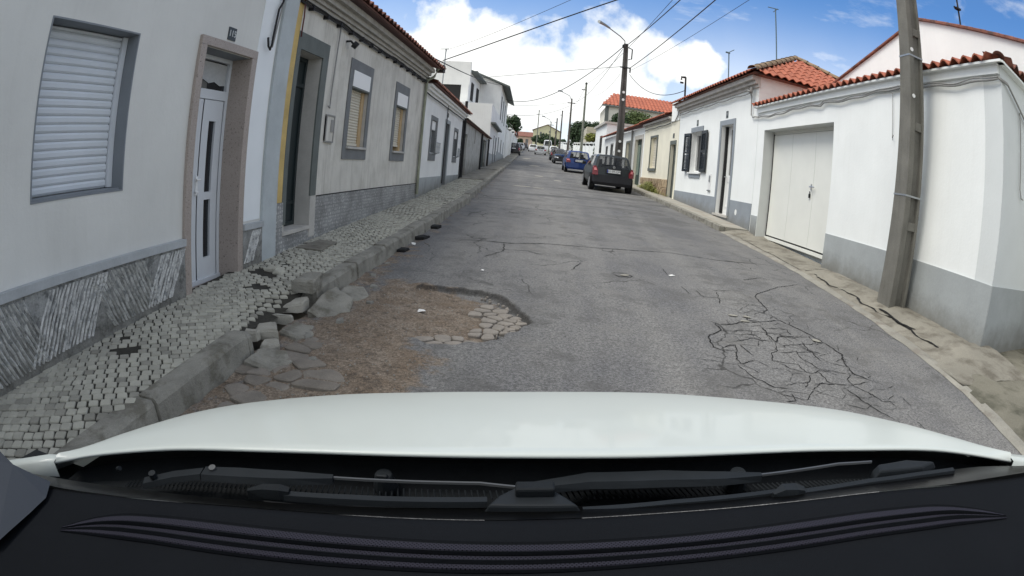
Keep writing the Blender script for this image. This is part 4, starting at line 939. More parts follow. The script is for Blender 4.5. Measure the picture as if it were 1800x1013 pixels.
for a in (12.92, 17.02):
    s = MB(); s.fbox(FL3, a-.13, a, 0, .016, 1.40, 2.50); s.fbox(FL3, a+.69, a+.82, 0, .016, 1.40, 2.50); s.fbox(FL3, a, a+.69, 0, .016, 2.40, 2.50); s.fbox(FL3, a, a+.69, 0, .016, 1.40, 1.58); wn = s.build('window', m_trim, h3)
    mb = MB(); mb.fbox(FL3, a, a+.69, -.10, -.02, 2.17, 2.39); mb.build('shutter_box', m_white, wn)
    mb = MB(); frame_ring(mb, FL3, a, a+.69, 1.6, 2.17, .05, -.14, -.10); mb.fbox(FL3, a+.32, a+.37, -.14, -.10, 1.6, 2.17); mb.build('casement', m_alu, wn)
    mb = MB(); mb.fbox(FL3, a+.02, a+.66, -.15, -.145, 1.6, 2.2); mb.build('pane', m_dkglass, wn)
    mb = MB()
    for k in range(7): mb.tube([FL3(a+.03+k*.10, .02, 1.56), FL3(a+.03+k*.10, .14, 1.60), FL3(a+.03+k*.10, .15, 1.86)], .005, 4)
    for z in (1.62, 1.74, 1.85): mb.tube([FL3(a, .15, z), FL3(a+.68, .15, z)], .008, 4)
    mb.build('window_grille', m_galv, wn)
mb = MB()
for n0, z0, z1 in ((.04, 2.92, 2.98), (.10, 2.98, 3.05), (.16, 3.05, 3.11)): mb.fbox(FL3, 11.68, 18.95, -.01, n0, z0, z1)
mb.build('cornice', m_l3, h3)
a = FL3(11.7, .22, 3.12); b = FL3(19.2, .22, 3.12); mb = MB(); tile_roof(mb, a, b, Vector((-4, 0, 1.5)), .2, .36, .05); mb.build('roof', [m_tileo, mat('dark_eave_tile')], h3)
cable_on(FL3, [(11.7+i*.5, .06, 2.90-.015*abs(math.sin(i*.9))) for i in range(15)], .014, 'cable_bundle', h3, m_black)
cable_on(FL3, [(15.0, .04, 3.0), (15.0, .04, .8)], .014, 'wall_cable', h3, m_black)
mb = MB(); mb.fbox(FL3, 15.35, 15.48, 0, .01, 2.68, 2.80); mb.build('house_number_plate', m_grplate, h3)
mb = MB(); mb.fbox(FL3, 18.8, 18.9, 0, .04, .6, 2.9); mb.build('downpipe', m_black, h3)

# --- old grey outbuildings
h4 = houseroot('outbuilding', 'low weathered grey outbuilding with peeling render and a dark double gate on the left', FL3, 25, 'outbuilding')
mb = MB(); wall(mb, FL3, 18.98, 31.6, 0, 2.92, [(19.7, 20.6, 0, 2.50), (26.8, 29.6, 0, 2.72), (23.3, 23.7, 2.3, 2.9)], .2, 4); mb.build('wall', [m_l4, m_l4], h4)
d = MB(); d.fbox(FL3, 19.7, 20.6, -.2, -.1, 0, 2.5); d.build('door', m_trim, h4)
d = MB(); d.fbox(FL3, 26.8, 29.6, -.2, -.1, 0, 2.72)
for k in range(8): d.fbox(FL3, 26.85+k*.345, 26.87+k*.345, -.1, -.09, 1.2, 2.7)
d.build('gate', mk, h4)
mb = MB(); mb.fbox(FL3, 26.65, 26.8, 0, .03, 1, 2.85); mb.fbox(FL3, 29.6, 29.75, 0, .03, 1, 2.85); mb.build('gate_pillar', m_gry2, h4)
mb = MB(); a, b = FL3(18.98, .12, 2.93), FL3(31.6, .12, 2.93); tile_roof(mb, a, b, Vector((-3, 0, .8)), .21, .36, .04); mb.build('roof', [mat('mossy_dark_tiles', (.10, .075, .06), .9, .3, 6), mat('dark_eave_tile')], h4)
mb = MB(); mb.tube([FL3(18.9, .06, 3.6), FL3(18.95, .06, 2.9), FL3(19.1, .05, 2.6), FL3(19.15, .05, .9)], .05, 8); mb.tube([FL3(26.4, .05, 2.9), FL3(26.4, .05, 1.1)], .05, 6); mb.tube([FL3(30.9, .05, 2.9), FL3(30.9, .05, 1.3)], .05, 6); mb.build('downpipe', m_black, h4)

# --- white building with a roof terrace, a recessed upper storey and a tall gabled block
h5 = houseroot('terrace_building', 'white building with blank terrace parapet over its ground floor, left, before the tall block', FL3, 34, 'house')
mb = MB(); wall(mb, FL3, 31.65, 39.0, .5, 5.05, [(35.2, 35.9, .5, 3.4), (37.2, 38.2, .5, 3.4)], .2, 4.2); mb.build('wall', [m_l3, m_trim], h5)
mb = MB(); mb.fbox(FL3, 31.7, 35.2, 0, .02, .9, 2.15); mb.fbox(FL3, 35.9, 37.2, 0, .02, .9, 2.2); mb.fbox(FL3, 38.2, 39.0, 0, .02, .9, 2.2); mb.build('dado', m_gry2, h5)
mb = MB(); mb.fbox(FL3, 31.6, 39.05, 0, .28, 3.86, 3.96); mb.build('string_course', m_triml, h5)
for a, b in ((35.2, 35.9), (37.2, 38.2)):
    d = MB(); d.fbox(FL3, a, b, -.2, -.1, 1, 3.4); d.fbox(FL3, (a+b)/2-.01, (a+b)/2+.01, -.1, -.09, 1.2, 3.3); d.build('door', m_trim, h5)
mb = MB(); mb.box(-7.75, -5.45, 34, 40, 3, 7.35, 0); mb.box(-7.75, -5.40, 33.95, 34.2, 6.45, 8.0, 0); mb.box(-5.9, -5.44, 33.95, 34.2, 5.0, 6.45, 0); mb.box(-7.7, -5.93, 33.97, 34.02, 5.0, 6.44, 1)
mb.box(-5.43, -5.41, 35, 36, 5.6, 6.8, 1); mb.box(-5.43, -5.41, 37.5, 38.6, 5.6, 6.8, 1)
mb.build('upper_storey', [m_l3, m_dkbox], h5)
mb = MB(); mb.box(-5.8, -5.0, 34.2, 40, 7.35, 7.45); mb.build('upper_eave', m_triml, h5)
h6 = thing('tall_house', 'tall white two-storey house with tiled gable end, beyond the terrace building on the left', 'house', (-3.9, 40, prof(40)), 'low houses lining the street')
F6 = frame(-3.88, 38.9, rad(-2.2), 1)
mb = MB(); wall(mb, F6, 39.2, 50.2, .8, 7.35, [(40.2, 41.2, 4.9, 6.7), (43, 44, 4.9, 6.7), (46, 47, 4.9, 6.7), (40.4, 41.3, .8, 3.6), (44, 45, 2.4, 3.6), (48, 48.8, .8, 3.6)], .2, .5)
mb.add([(-3.9, 39.2, .8), (-11, 39.2, .8), (-11, 39.2, 8.0), (-7.8, 39.2, 8.9), (-3.9, 39.2, 7.36)], [(0, 1, 2, 3, 4)]); mb.add([(-4.3, 50.2, .8), (-11, 50.2, .8), (-11, 50.2, 8.0), (-7.8, 50.2, 8.9), (-4.35, 50.2, 7.3)], [(0, 1, 2, 3, 4)])
mb.build('wall', [m_l3, m_trim], h6)
for (a, b, c, e) in ((40.2, 41.2, 4.9, 6.7), (43, 44, 4.9, 6.7), (46, 47, 4.9, 6.7), (44, 45, 2.4, 3.6)):
    s = MB(); s.fbox(F6, a, b, -.2, -.12, c, e); s.build('window', m_dkbox, h6)
for (a, b) in ((40.4, 41.3), (48, 48.8)): s = MB(); s.fbox(F6, a, b, -.2, -.1, .8, 3.6); s.build('door', m_trim, h6)
mb = MB(); mb.hexa([(-7.8, 38.9, 8.85), (-3.3, 38.9, 7.18), (-7.8, 50.5, 8.85), (-3.75, 50.5, 7.18), (-7.8, 38.9, 8.99), (-3.3, 38.9, 7.30), (-7.8, 50.5, 8.99), (-3.75, 50.5, 7.30)]); mb.hexa([(-11.3, 38.9, 7.8), (-7.8, 38.9, 8.85), (-11.3, 50.5, 7.8), (-7.8, 50.5, 8.85), (-11.3, 38.9, 7.92), (-7.8, 38.9, 8.99), (-11.3, 50.5, 7.92), (-7.8, 50.5, 8.99)])
mb.build('roof', m_triml, h6)
mb = MB(); mb.fbox(F6, 39.2, 50.2, 0, .02, 1, 2.5); mb.build('dado', m_gry2, h6)

# ------------------------------------------------------------------ right-hand houses
F1 = frame(4.83, 12.3, rad(-1.5), -1); F2 = frame(4.83, 12.3, rad(-2.25), -1); F3 = frame(4.54, 19.7, rad(-3), -1)
g1 = houseroot('garage_building', 'white single-storey building with wide white garage door and grey dado, nearest on the right', F1, 8, 'garage')
mb = MB(); wall(mb, F1, 4.50, 12.36, -.2, 3.58, [(8.60, 11.93, -.2, 3.0)], .30, .37); mb.fbox(F1, 5.2, 12.35, -2.3, -.371, 0, 3.575); mb.build('wall', [m_wh, mat('garage_reveal_paint', (.60, .62, .61), .85, .04)], g1)
mb = MB(); mb.fbox(F1, 4.135, 8.58, 0, .016, -.1, 1.0); mb.fbox(F1, 11.95, 12.30, 0, .016, .2, .98); mb.fbox(F1, 11.945, 11.96, -.29, .0155, .2, .98); mb.build('dado', m_gry2, g1)
d = MB(); e = -.30
d.fbox(F1, 8.60, 8.64, e, e+.02, .62, 3.0); edges = [8.64, 9.75, 10.86, 11.90]
for a, b in zip(edges, edges[1:]): d.fbox(F1, a+.004, b-.004, e-.01, e+.035, .60, 2.92)
d.fbox(F1, 8.60, 11.93, e, e+.03, 2.93, 3.0); d.fbox(F1, 8.6, 11.93, e, e+.06, .50, .565)
gd = d.build('garage_door', mat('cream_white_door_paint', (.76, .77, .72), .45, .04, 2), g1)
mb = MB(); mb.fbox(F1, 8.62, 11.91, e-.02, e+.005, .565, .60); mb.fbox(F1, 11.88, 11.925, e-.01, e+.04, .56, 2.95); mb.build('rubber_seal', m_black, gd)
mb = MB(); p = F1(9.80, e+.035, 1.80); mb.tube([F1(9.82, e+.035, 1.80), F1(9.82, e+.09, 1.80), F1(9.62, e+.09, 1.80)], .012); mb.fbox(F1, 9.80, 9.85, e+.035, e+.045, 1.74, 1.86); mb.build('handle', m_metal, gd)
mb = MB(); mb.fbox(F1, 9.83, 9.88, e+.04, e+.065, 1.58, 1.66); mb.tube([F1(9.84, e+.05, 1.66), F1(9.84, e+.055, 1.71), F1(9.87, e+.055, 1.71), F1(9.87, e+.05, 1.66)], .006); mb.build('padlock', m_black, gd)
# return wall along the side lane
C1 = F1(4.15, 0, 0); ang = math.atan2(1.33, .36)
FS = frame(C1[0], C1[1], ang, -1)
def FSu(s, n, z):    # s metres from the corner
    nx, ny = .36/1.378, -1.33/1.378; return (C1[0]+1.33/1.378*s+nx*n, C1[1]+.36/1.378*s+ny*n, z)
mb = MB(); mb.prism([FSu(0, 0, 0)[:2], FSu(7, 0, 0)[:2], FSu(7, -.3, 0)[:2], FSu(.5, -.3, 0)[:2], F1(4.499, -.30, 0)[:2], F1(4.499, 0, 0)[:2]], -.2, 3.58); mb.build('side_wall', mat('side_wall_paint', (.66, .69, .685), .85, .05, 1.3, bump=.15, bscale=25), g1)
mb = MB(); mb.hexa([FSu(s, n, z) for z in (-.1, 1.0) for n in (0.001, .016) for s in (-.012, 7)]); mb.build('side_dado', m_gry2, g1)
mb = MB()
tile_roof(mb, F1(12.42, .12, 3.575), F1(4.02, .12, 3.575), Vector((2.25, 0, .50)), .235, .45, .085, thick=.008, clip=lambda t, k: t < 1-k*.26)
mb.build('roof', [m_tile, m_wh], g1)
mb = MB(); a = FSu(-.10, .10, 3.60); b = FSu(7, .10, 3.60); tile_roof(mb, a, b, Vector((-.60, 2.2, .50)), .235, .45, .085, clip=lambda t, k: t > k*.33, thick=.008); mb.build('side_roof', [m_tileo, m_wh], g1)
mb = MB(); ridge_tiles(mb, F1(4.10, .06, 3.63), (7.2, 6.3, 4.10), .085); mb.build('hip_ridge', m_tileo, g1); mb = MB(); mb.fbox(F1, 4.03, 12.4, .0, .125, 3.556, 3.586); mb.hexa([FSu(s_, n_, z_) for z_ in (3.556, 3.588) for n_ in (0, .105) for s_ in (-.1, 7)]); mb.build('eave_board', m_wh, g1); mb = MB(); ridge_tiles(mb, (7.1, 4.0, 4.16), (6.95, 12.2, 4.16), .11); mb.build('ridge', [m_tile], g1)
mb = MB(); mb.fbox(F1, 4.16, 12.34, 0, .05, 3.44, 3.575); mb.build('eave_band', m_wh, g1)
P = [(12.9, .03, 3.98)]; P = []
for i in range(70):
    u = 12.2-8.05*i/69; P.append(F1(u, .05, 3.38-.03*math.sin(i*.23)+.012*math.sin(i*.9)-(.05 if u > 9 else 0)))
P += [FSu(.15, .05, 3.36), FSu(.5, .05, 3.22), FSu(1.0, .05, 3.02), FSu(1.6, .05, 3.0), FSu(5, .05, 3.0)]
mb = MB(); mb.tube(P, .016, 6); mb.tube([(p[0]-.012, p[1], p[2]+.026+.008*math.sin(i*.7)) for i, p in enumerate(P)], .009, 5); mb.build('wall_cable', m_greycable, g1, smooth=True)
cable_on(F1, [(6.65, .03, 3.36), (6.65, .03, 2.72), (6.64, .04, 2.66), (6.60, .05, 2.70), (6.62, .05, 2.62)], .006, 'hanging_cable', g1, m_greycable)
mb = MB(); mb.tube([FSu(.62, .03, 3.16), FSu(.62, .03, 2.2), FSu(.66, .04, 2.1), FSu(.75, .04, 2.1)], .010); mb.build('hanging_cable', m_greycable, g1)
# gabled house behind the garage
g0 = thing('gabled_house', 'large white gabled house rising behind the garage, plain wall with thin tile edge', 'house', (8, 8.2, prof(8)), 'houses behind the street front')
mb = MB(); Pg = [(3.2, 1), (13.4, 1), (13.4, 4.42), (8.25, 5.66), (3.2, 4.18)]
n = 5; mb.add([(7.0, y, z) for y, z in Pg]+[(17, y, z) for y, z in Pg], [tuple(range(n)), tuple(range(n, 2*n))]+[(k, (k+1) % n, n+(k+1) % n, n+k) for k in range(n)]); mb.build('wall', m_wh, g0)
mb = MB()
for (y0, z0), (y1, z1) in (((8.25, 5.665), (3.0, 4.125)), ((8.25, 5.665), (13.6, 4.38))):
    mb.add([(6.94, y0, z0), (6.94, y1, z1), (6.94, y1, z1+.04), (6.94, y0, z0+.04), (17, y0, z0), (17, y1, z1), (17, y1, z1+.04), (17, y0, z0+.04)], [(0, 1, 2, 3), (4, 5, 6, 7), (0, 1, 5, 4), (3, 2, 6, 7), (1, 2, 6, 5), (0, 3, 7, 4)])
    k = 14
    for i in range(k):
        t = i/k; t2 = (i+.97)/k; mb.tube([(6.98, y0+(y1-y0)*t, z0+(z1-z0)*t+.04), (6.98, y0+(y1-y0)*t2, z0+(z1-z0)*t2+.045)], .022, 8)
mb.build('roof', m_tileo, g0)

# --- white house with shutters
g2_ = houseroot('terraced_house', 'white house on the right with dark louvred shutters, grey dado and hipped orange tile roof', F2, 16)
mb = MB(); WD = [(16.78, 17.98, 1.90, 3.26), (14.02, 15.0, .5, 3.30)]
wall(mb, F2, 12.37, 19.68, -.1, 4.36, WD, .25, 4.2); mb.build('wall', [m_wh, m_white], g2_)
mb = MB(); mb.fbox(F2, 12.36, 13.84, 0, .016, 0, 1.24); mb.fbox(F2, 15.12, 19.68, 0, .016, 0, 1.24); mb.build('dado', m_gry, g2_)
mb = MB(); mb.fbox(F2, 13.88, 14.02, 0, .02, .78, 3.44); mb.fbox(F2, 15.0, 15.14, 0, .02, .78, 3.44); mb.fbox(F2, 14.02, 15.0, 0, .02, 3.30, 3.44); mb.fbox(F2, 13.86, 15.16, 0, .018, .5, .77); mb.build('door_surround', m_gry, g2_)
mb = MB(); mb.fbox(F2, 13.9, 15.12, -.25, .05, .74, .80); mb.build('door_step', m_stonereveal, g2_)
d = MB(); frame_ring(d, F2, 14.02, 15.0, .80, 3.30, .10, -.26, -.20); d.fbox(F2, 14.12, 14.9, -.26, -.21, .9, 1.9); d.fbox(F2, 14.12, 14.28, -.26, -.21, 1.9, 3.2); d.fbox(F2, 14.74, 14.9, -.26, -.21, 1.9, 3.2); frame_ring(d, F2, 14.2, 14.8, 1.0, 1.75, .04, -.21, -.195)
door = d.build('door', m_white, g2_); mb = MB(); mb.fbox(F2, 14.26, 14.76, -.25, -.24, 1.9, 3.2); mb.build('glass', m_dkglass, door)
mb = MB(); mb.tube([F2(14.86, -.2, 1.85), F2(14.86, -.14, 1.85), F2(14.72, -.14, 1.85)], .014); mb.build('handle', m_metal, door)
mb = MB(); mb.fbox(F2, 14.93, 15.0, -.2, -.12, .82, 3.28); mb.build('door_edge_seal', m_black, door)
s = MB(); s.fbox(F2, 16.72, 18.04, 0, .03, 3.26, 3.42); s.fbox(F2, 16.78, 17.98, 0, .03, 1.74, 1.86); wn = s.build('window', m_gry, g2_)
mb = MB(); mb.fbox(F2, 16.72, 18.06, -.2, .07, 1.865, 1.91); mb.build('sill', m_white, wn)
mb = MB(); frame_ring(mb, F2, 16.78, 17.98, 1.91, 3.26, .08, -.22, -.16); mb.fbox(F2, 17.34, 17.42, -.22, -.16, 1.95, 3.2); mb.build('casement', m_white, wn)
mb = MB(); mb.fbox(F2, 16.8, 17.96, -.23, -.225, 1.93, 3.24); mb.build('pane', m_dkglass, wn)
for hinge, tip in (((16.76, .02), (16.16, .035)), ((17.98, .02), (18.54, .08))):
    mb = MB(); (ua, na), (ub, nb) = hinge, tip
    def L2_(t, off, z): return F2(ua+(ub-ua)*t, na+(nb-na)*t+off, z)
    for t0, t1 in ((0, .12), (.88, 1)): mb.hexa([L2_(t, o_, z) for z in (1.93, 3.24) for o_ in (0, .045) for t in (t0, t1)])
    for z0, z1 in ((1.93, 2.03), (2.55, 2.62), (3.14, 3.24)): mb.hexa([L2_(t, o_, z) for z in (z0, z1) for o_ in (.002, .043) for t in (.12, .88)])
    z = 2.05
    while z < 3.12:
        if not 2.50 < z < 2.62: mb.add([L2_(.12, .04, z), L2_(.88, .04, z), L2_(.88, .005, z+.035), L2_(.12, .005, z+.035), L2_(.12, .036, z-.006), L2_(.88, .036, z-.006), L2_(.88, .001, z+.029), L2_(.12, .001, z+.029)], [(0, 1, 2, 3), (4, 5, 6, 7), (0, 1, 5, 4), (3, 2, 6, 7)])
        z += .046
    mb.build('shutter', m_shgreen, wn)
mb = MB(); mb.fbox(F2, 15.62, 15.86, 0, .012, 1.42, 1.90); mb.fbox(F2, 15.68, 15.78, .012, .03, 1.66, 1.84, 1); mb.fbox(F2, 15.6, 15.86, .0, .04, 1.38, 1.41, 1); mb.build('meter_box', [m_white, m_galv], g2_)
for u, z in ((17.42, 3.56), (14.6, 3.60)):
    mb = MB(); mb.fbox(F2, u-.08, u+.08, 0, .012, z-.10, z+.10); pl = mb.build('house_number_plate', m_grplate, g2_); wall_text(F2, u, .014, z, '11' if u > 16 else '9', .14, m_numpale, pl)
mb = MB(); mb.disc(F2(13.35, .016, .95), Vector(F2(0, 1, 0))-Vector(F2(0, 0, 0)), .075, .006, 16); mb.build('vent_disc', m_white, g2_)
mb = MB()
for n0, z0, z1 in ((.05, 4.10, 4.18), (.13, 4.18, 4.27), (.22, 4.27, 4.38)): mb.fbox(F2, 12.30, 19.75, -.01, n0, z0, z1)
mb.build('cornice', mat('grey_white_cornice', (.50, .48, .45), .9, .15, 4, .05, 50, streak=.4, scol=(.28, .26, .24)), g2_)
HX = 2.3; e0 = Vector(F2(12.12, .30, 4.40)); e1 = Vector(F2(20.0, .30, 4.40)); rz = 1.30
mb = MB(); tile_roof(mb, e0, e1, Vector((HX, 0, rz)), .22, .36, .06, clip=lambda t, k: t > k*(HX/(e1-e0).length)*.97); mb.build('roof', [m_tile, m_tileo], g2_)
se = Vector((e0.x+2*HX, e0.y, e0.z)); mb = MB(); tile_roof(mb, e0, se, Vector((0, HX, rz)), .22, .36, .06, clip=lambda t, k: k*.5 < t < 1-k*.5+.02, seed=4); mb.build('side_roof', [m_tile, m_tileo], g2_)
ap = e0+Vector((HX, HX, rz+.05)); mb = MB(); ridge_tiles(mb, e0+Vector((0, 0, .07)), ap, .12); ridge_tiles(mb, se+Vector((0, 0, .07)), ap, .12); ridge_tiles(mb, ap, ap+Vector((-.3, 5.6, 0)), .11); mb.build('ridge', [m_tilem], g2_)
mb = MB(); mb.add([e0, e1, e1+Vector((HX, 0, rz)), ap-Vector((0, 0, .1)), se, se+Vector((0, 7.8, 0))], [(0, 1, 2, 3), (0, 3, 4), (3, 2, 5, 4)]); mb.add([tuple(e0+Vector((0, 0, -.01))), tuple(e1+Vector((0, 0, -.01))), tuple(se+Vector((0, 7.8, -.01))), tuple(se+Vector((0, 0, -.01)))], [(0, 1, 2, 3)]); mb.build('roof_deck', m_tileo, g2_)
mb = MB(); mb.add([(e0.x+.3, 12.37, 4.0), (8.9, 12.37, 4.0), (8.9, 12.37, 4.4), (e0.x+.3, 12.37, 4.4)], [(0, 1, 2, 3)]); mb.box(4.84, 9.0, 12.375, 12.5, 0, 4.39); mb.build('end_wall', m_wh, g2_)
P = [F2(19.6-i*.36, .07, 4.02-.035*abs(math.sin(i*.8))) for i in range(20)]+[F2(12.75, .08, 4.02), F2(12.7, .06, 3.9), F2(12.7, .05, 3.42), F2(12.62, .05, 3.36), F2(12.45, .05, 3.36), F1(12.2, .05, 3.33)]
mb = MB(); mb.tube(P, .018, 6); mb.tube([F2(12.9, .08, 4.1), F2(12.7, .16, 4.02), F2(12.5, .20, 3.98)], .03, 6); mb.tube([F2(12.6, .1, 4.12), F2(12.62, .12, 3.95)], .04, 6); mb.build('cable_bundle', m_greycable, g2_, smooth=True)

# --- cream house, its neighbours up to the lamp post
g3 = houseroot('terraced_house', 'low cream house on the right with stone-clad base, half hidden behind the parked dark hatchback', F3, 23)
mb = MB(); wall(mb, F3, 19.72, 25.5, .2, 4.0, [(20.02, 20.72, .3, 2.95), (22.95, 24.05, 2.03, 3.38)], .22, 4); mb.build('wall', [m_cream, m_cream], g3)
mb = MB(); mb.fbox(F3, 19.72, 20.8, .0, .03, 3.85, 4.60); mb.build('parapet', m_wh, g3)
mb = MB(); mb.fbox(F3, 19.95, 20.02, 0, .02, .6, 3.1); mb.fbox(F3, 20.72, 20.80, 0, .02, .6, 3.1); mb.fbox(F3, 20.02, 20.72, 0, .02, 2.95, 3.1); mb.build('door_surround', m_triml, g3)
d = MB(); d.fbox(F3, 20.02, 20.72, -.2, -.12, .6, 2.95); d.fbox(F3, 20.1, 20.34, -.12, -.10, 1.6, 2.8); d.build('door', m_dkgreen, g3)
mb = MB(); mb.fbox(F3, 20.3, 20.5, 0, .012, 3.2, 3.38); mb.build('house_number_plate', m_grplate, g3)
s = MB(); s.fbox(F3, 22.83, 22.95, 0, .03, 1.95, 3.46); s.fbox(F3, 24.05, 24.17, 0, .03, 1.95, 3.46); s.fbox(F3, 22.95, 24.05, 0, .03, 3.38, 3.46); s.fbox(F3, 22.83, 24.17, -.2, .06, 1.90, 2.02); wn = s.build('window', m_triml, g3)
mb = MB(); slats(mb, F3, 22.95, 24.05, 2.03, 3.38, -.12, .11); mb.build('roller_shutter', m_shut2, wn)
mb = MB(); mb.fbox(F3, 20.82, 25.48, 0, .03, .5, 1.60); cl = mb.build('stone_cladding', m_mort, g3)
mb = MB(); tone = []; rs = random.Random(17); pts = []
for _ in range(1500):
    u, z, r = rs.uniform(20.9, 25.4), rs.uniform(.95, 1.55), rs.uniform(.08, .16)
    if all(math.hypot((u-a), (z-b)) > (r+c)*.88 for a, b, c in pts): pts.append((u, z, r))
for i_, (u, z, r) in enumerate(pts):
    q = vcell(i_, pts, .008)
    if not q: continue
    q = [(a, max(.7, min(1.59, b))) for a, b in q]; n = len(q)
    mb.add([F3(a, .03, b) for a, b in q]+[F3(u+(a-u)*.85, .055, z+(b-z)*.85) for a, b in q], [(k, (k+1) % n, n+(k+1) % n, n+k) for k in range(n)]+[tuple(n+k for k in range(n))]); tone += [rs.random()]*(2*n)
mb.build('cladding_stones', m_cladst, cl, fix=False, attrs={'tone': tone})
mb = MB()
for n0, z0, z1 in ((.05, 3.92, 3.98), (.14, 3.98, 4.07)): mb.fbox(F3, 20.8, 25.5, -.01, n0, z0, z1)
mb.build('cornice', mat('grey_white_cornice'), g3)
mb = MB(); tile_roof(mb, F3(20.8, .26, 4.10), F3(25.5, .26, 4.10), Vector((3.4, 0, 1.35)), .22, .36, .05); mb.build('roof', [m_tile, m_tileo], g3)
cable_on(F3, [(20.8+i*.5, .06, 3.80-.03*abs(math.sin(i*.9))) for i in range(10)], .015, 'cable_bundle', g3, m_black)
cable_on(F3, [(19.75, .05, 4.5), (19.78, .06, 4.05), (20.2, .06, 3.82), (20.8, .06, 3.85)], .02, 'wall_cable', g3, m_greycable)
g4 = houseroot('terraced_house', 'low white house with tall dark green double door beyond the cream house on the right', F3, 28)
mb = MB(); wall(mb, F3, 25.52, 31.2, .3, 4.0, [(25.9, 27.5, .3, 3.45), (28.9, 29.9, 2.0, 3.4)], .22, 4); mb.build('wall', [m_wh, m_cream], g4)
mb = MB(); mb.fbox(F3, 25.72, 25.9, 0, .03, .9, 3.65); mb.fbox(F3, 27.5, 27.68, 0, .03, .9, 3.65); mb.fbox(F3, 25.9, 27.5, 0, .03, 3.45, 3.65); mb.build('door_surround', m_stonereveal, g4)
d = MB(); d.fbox(F3, 25.9, 27.5, -.2, -.12, 1.0, 3.45); door = d.build('door', mk, g4)
mb = MB(); mb.fbox(F3, 26.0, 26.6, -.12, -.11, 1.7, 3.2); mb.fbox(F3, 26.8, 27.4, -.12, -.11, 1.7, 3.2); mb.build('glass', mat('greenish_glass', (.10, .16, .14), .1, 0), door)
s = MB(); s.fbox(F3, 28.75, 30.05, 0, .025, 3.4, 3.5); s.fbox(F3, 28.75, 28.9, 0, .025, 1.95, 3.4); s.fbox(F3, 29.9, 30.05, 0, .025, 1.95, 3.4); s.fbox(F3, 28.9, 29.9, -.2, -.12, 2.0, 3.4); s.build('window', m_triml, g4)
mb = MB(); tile_roof(mb, F3(25.5, .26, 4.06), F3(31.3, .26, 4.06), Vector((3.4, 0, 1.35)), .22, .36, .05); mb.build('roof', [m_tile, m_tileo], g4)
mb = MB(); mb.tube([F3(28.3, .06, 4.0), F3(28.3, .06, 1.2)], .05, 6); mb.build('downpipe', m_pipe, g4)
g5 = houseroot('terraced_house', 'last low white house of the right-hand row, seen just left of the lamp post', F3, 34)
mb = MB(); wall(mb, F3, 31.3, 38.2, .5, 4.05, [(32.5, 33.4, 2.1, 3.5), (34.5, 35.3, 2.1, 3.5), (36.6, 37.5, .6, 3.5)], .2, 4); mb.build('wall', [m_wh, m_trim], g5)
for a, b, c in ((32.5, 33.4, 2.1), (34.5, 35.3, 2.1)): s = MB(); s.fbox(F3, a, b, -.2, -.12, c, 3.5); frame_ring(s, F3, a-.1, b+.1, c-.1, 3.6, .1, 0, .02); s.build('window', m_trim, g5)
s = MB(); s.fbox(F3, 36.6, 37.5, -.2, -.12, .6, 3.5); s.build('door', m_trim, g5)
mb = MB(); tile_roof(mb, F3(31.3, .26, 4.10), F3(38.4, .26, 4.10), Vector((3.4, 0, 1.35)), .22, .36, .05); mb.build('roof', [m_tile, m_tileo], g5)
g6 = thing('flat_house', 'plain white flat-roofed building at the end of the low right-hand row', 'house', (5, 43, prof(43)), 'houses behind the street front')
mb = MB(); mb.hexa([(x, y, z) for z in (1, 5.25) for (y, xs) in ((39.0, (3.72, 9)), (45, (3.42, 9))) for x in xs]); mb.build('wall', m_wh, g6)
mb = MB(); mb.hexa([(x, y, z) for z in (5.255, 5.42) for (y, xs) in ((38.9, (3.55, 9.1)), (45.1, (3.25, 9.1))) for x in xs]); mb.build('parapet', m_stonereveal, g6)
mb = MB(); mb.box(3.80, 3.93, 41, 42.4, 3.6, 4.6) if False else mb.hexa([(x, y, z) for z in (3.2, 4.5) for (y, xs) in ((41, (3.58, 3.7)), (42, (3.53, 3.65))) for x in xs]); mb.build('window', m_dkbox, g6)

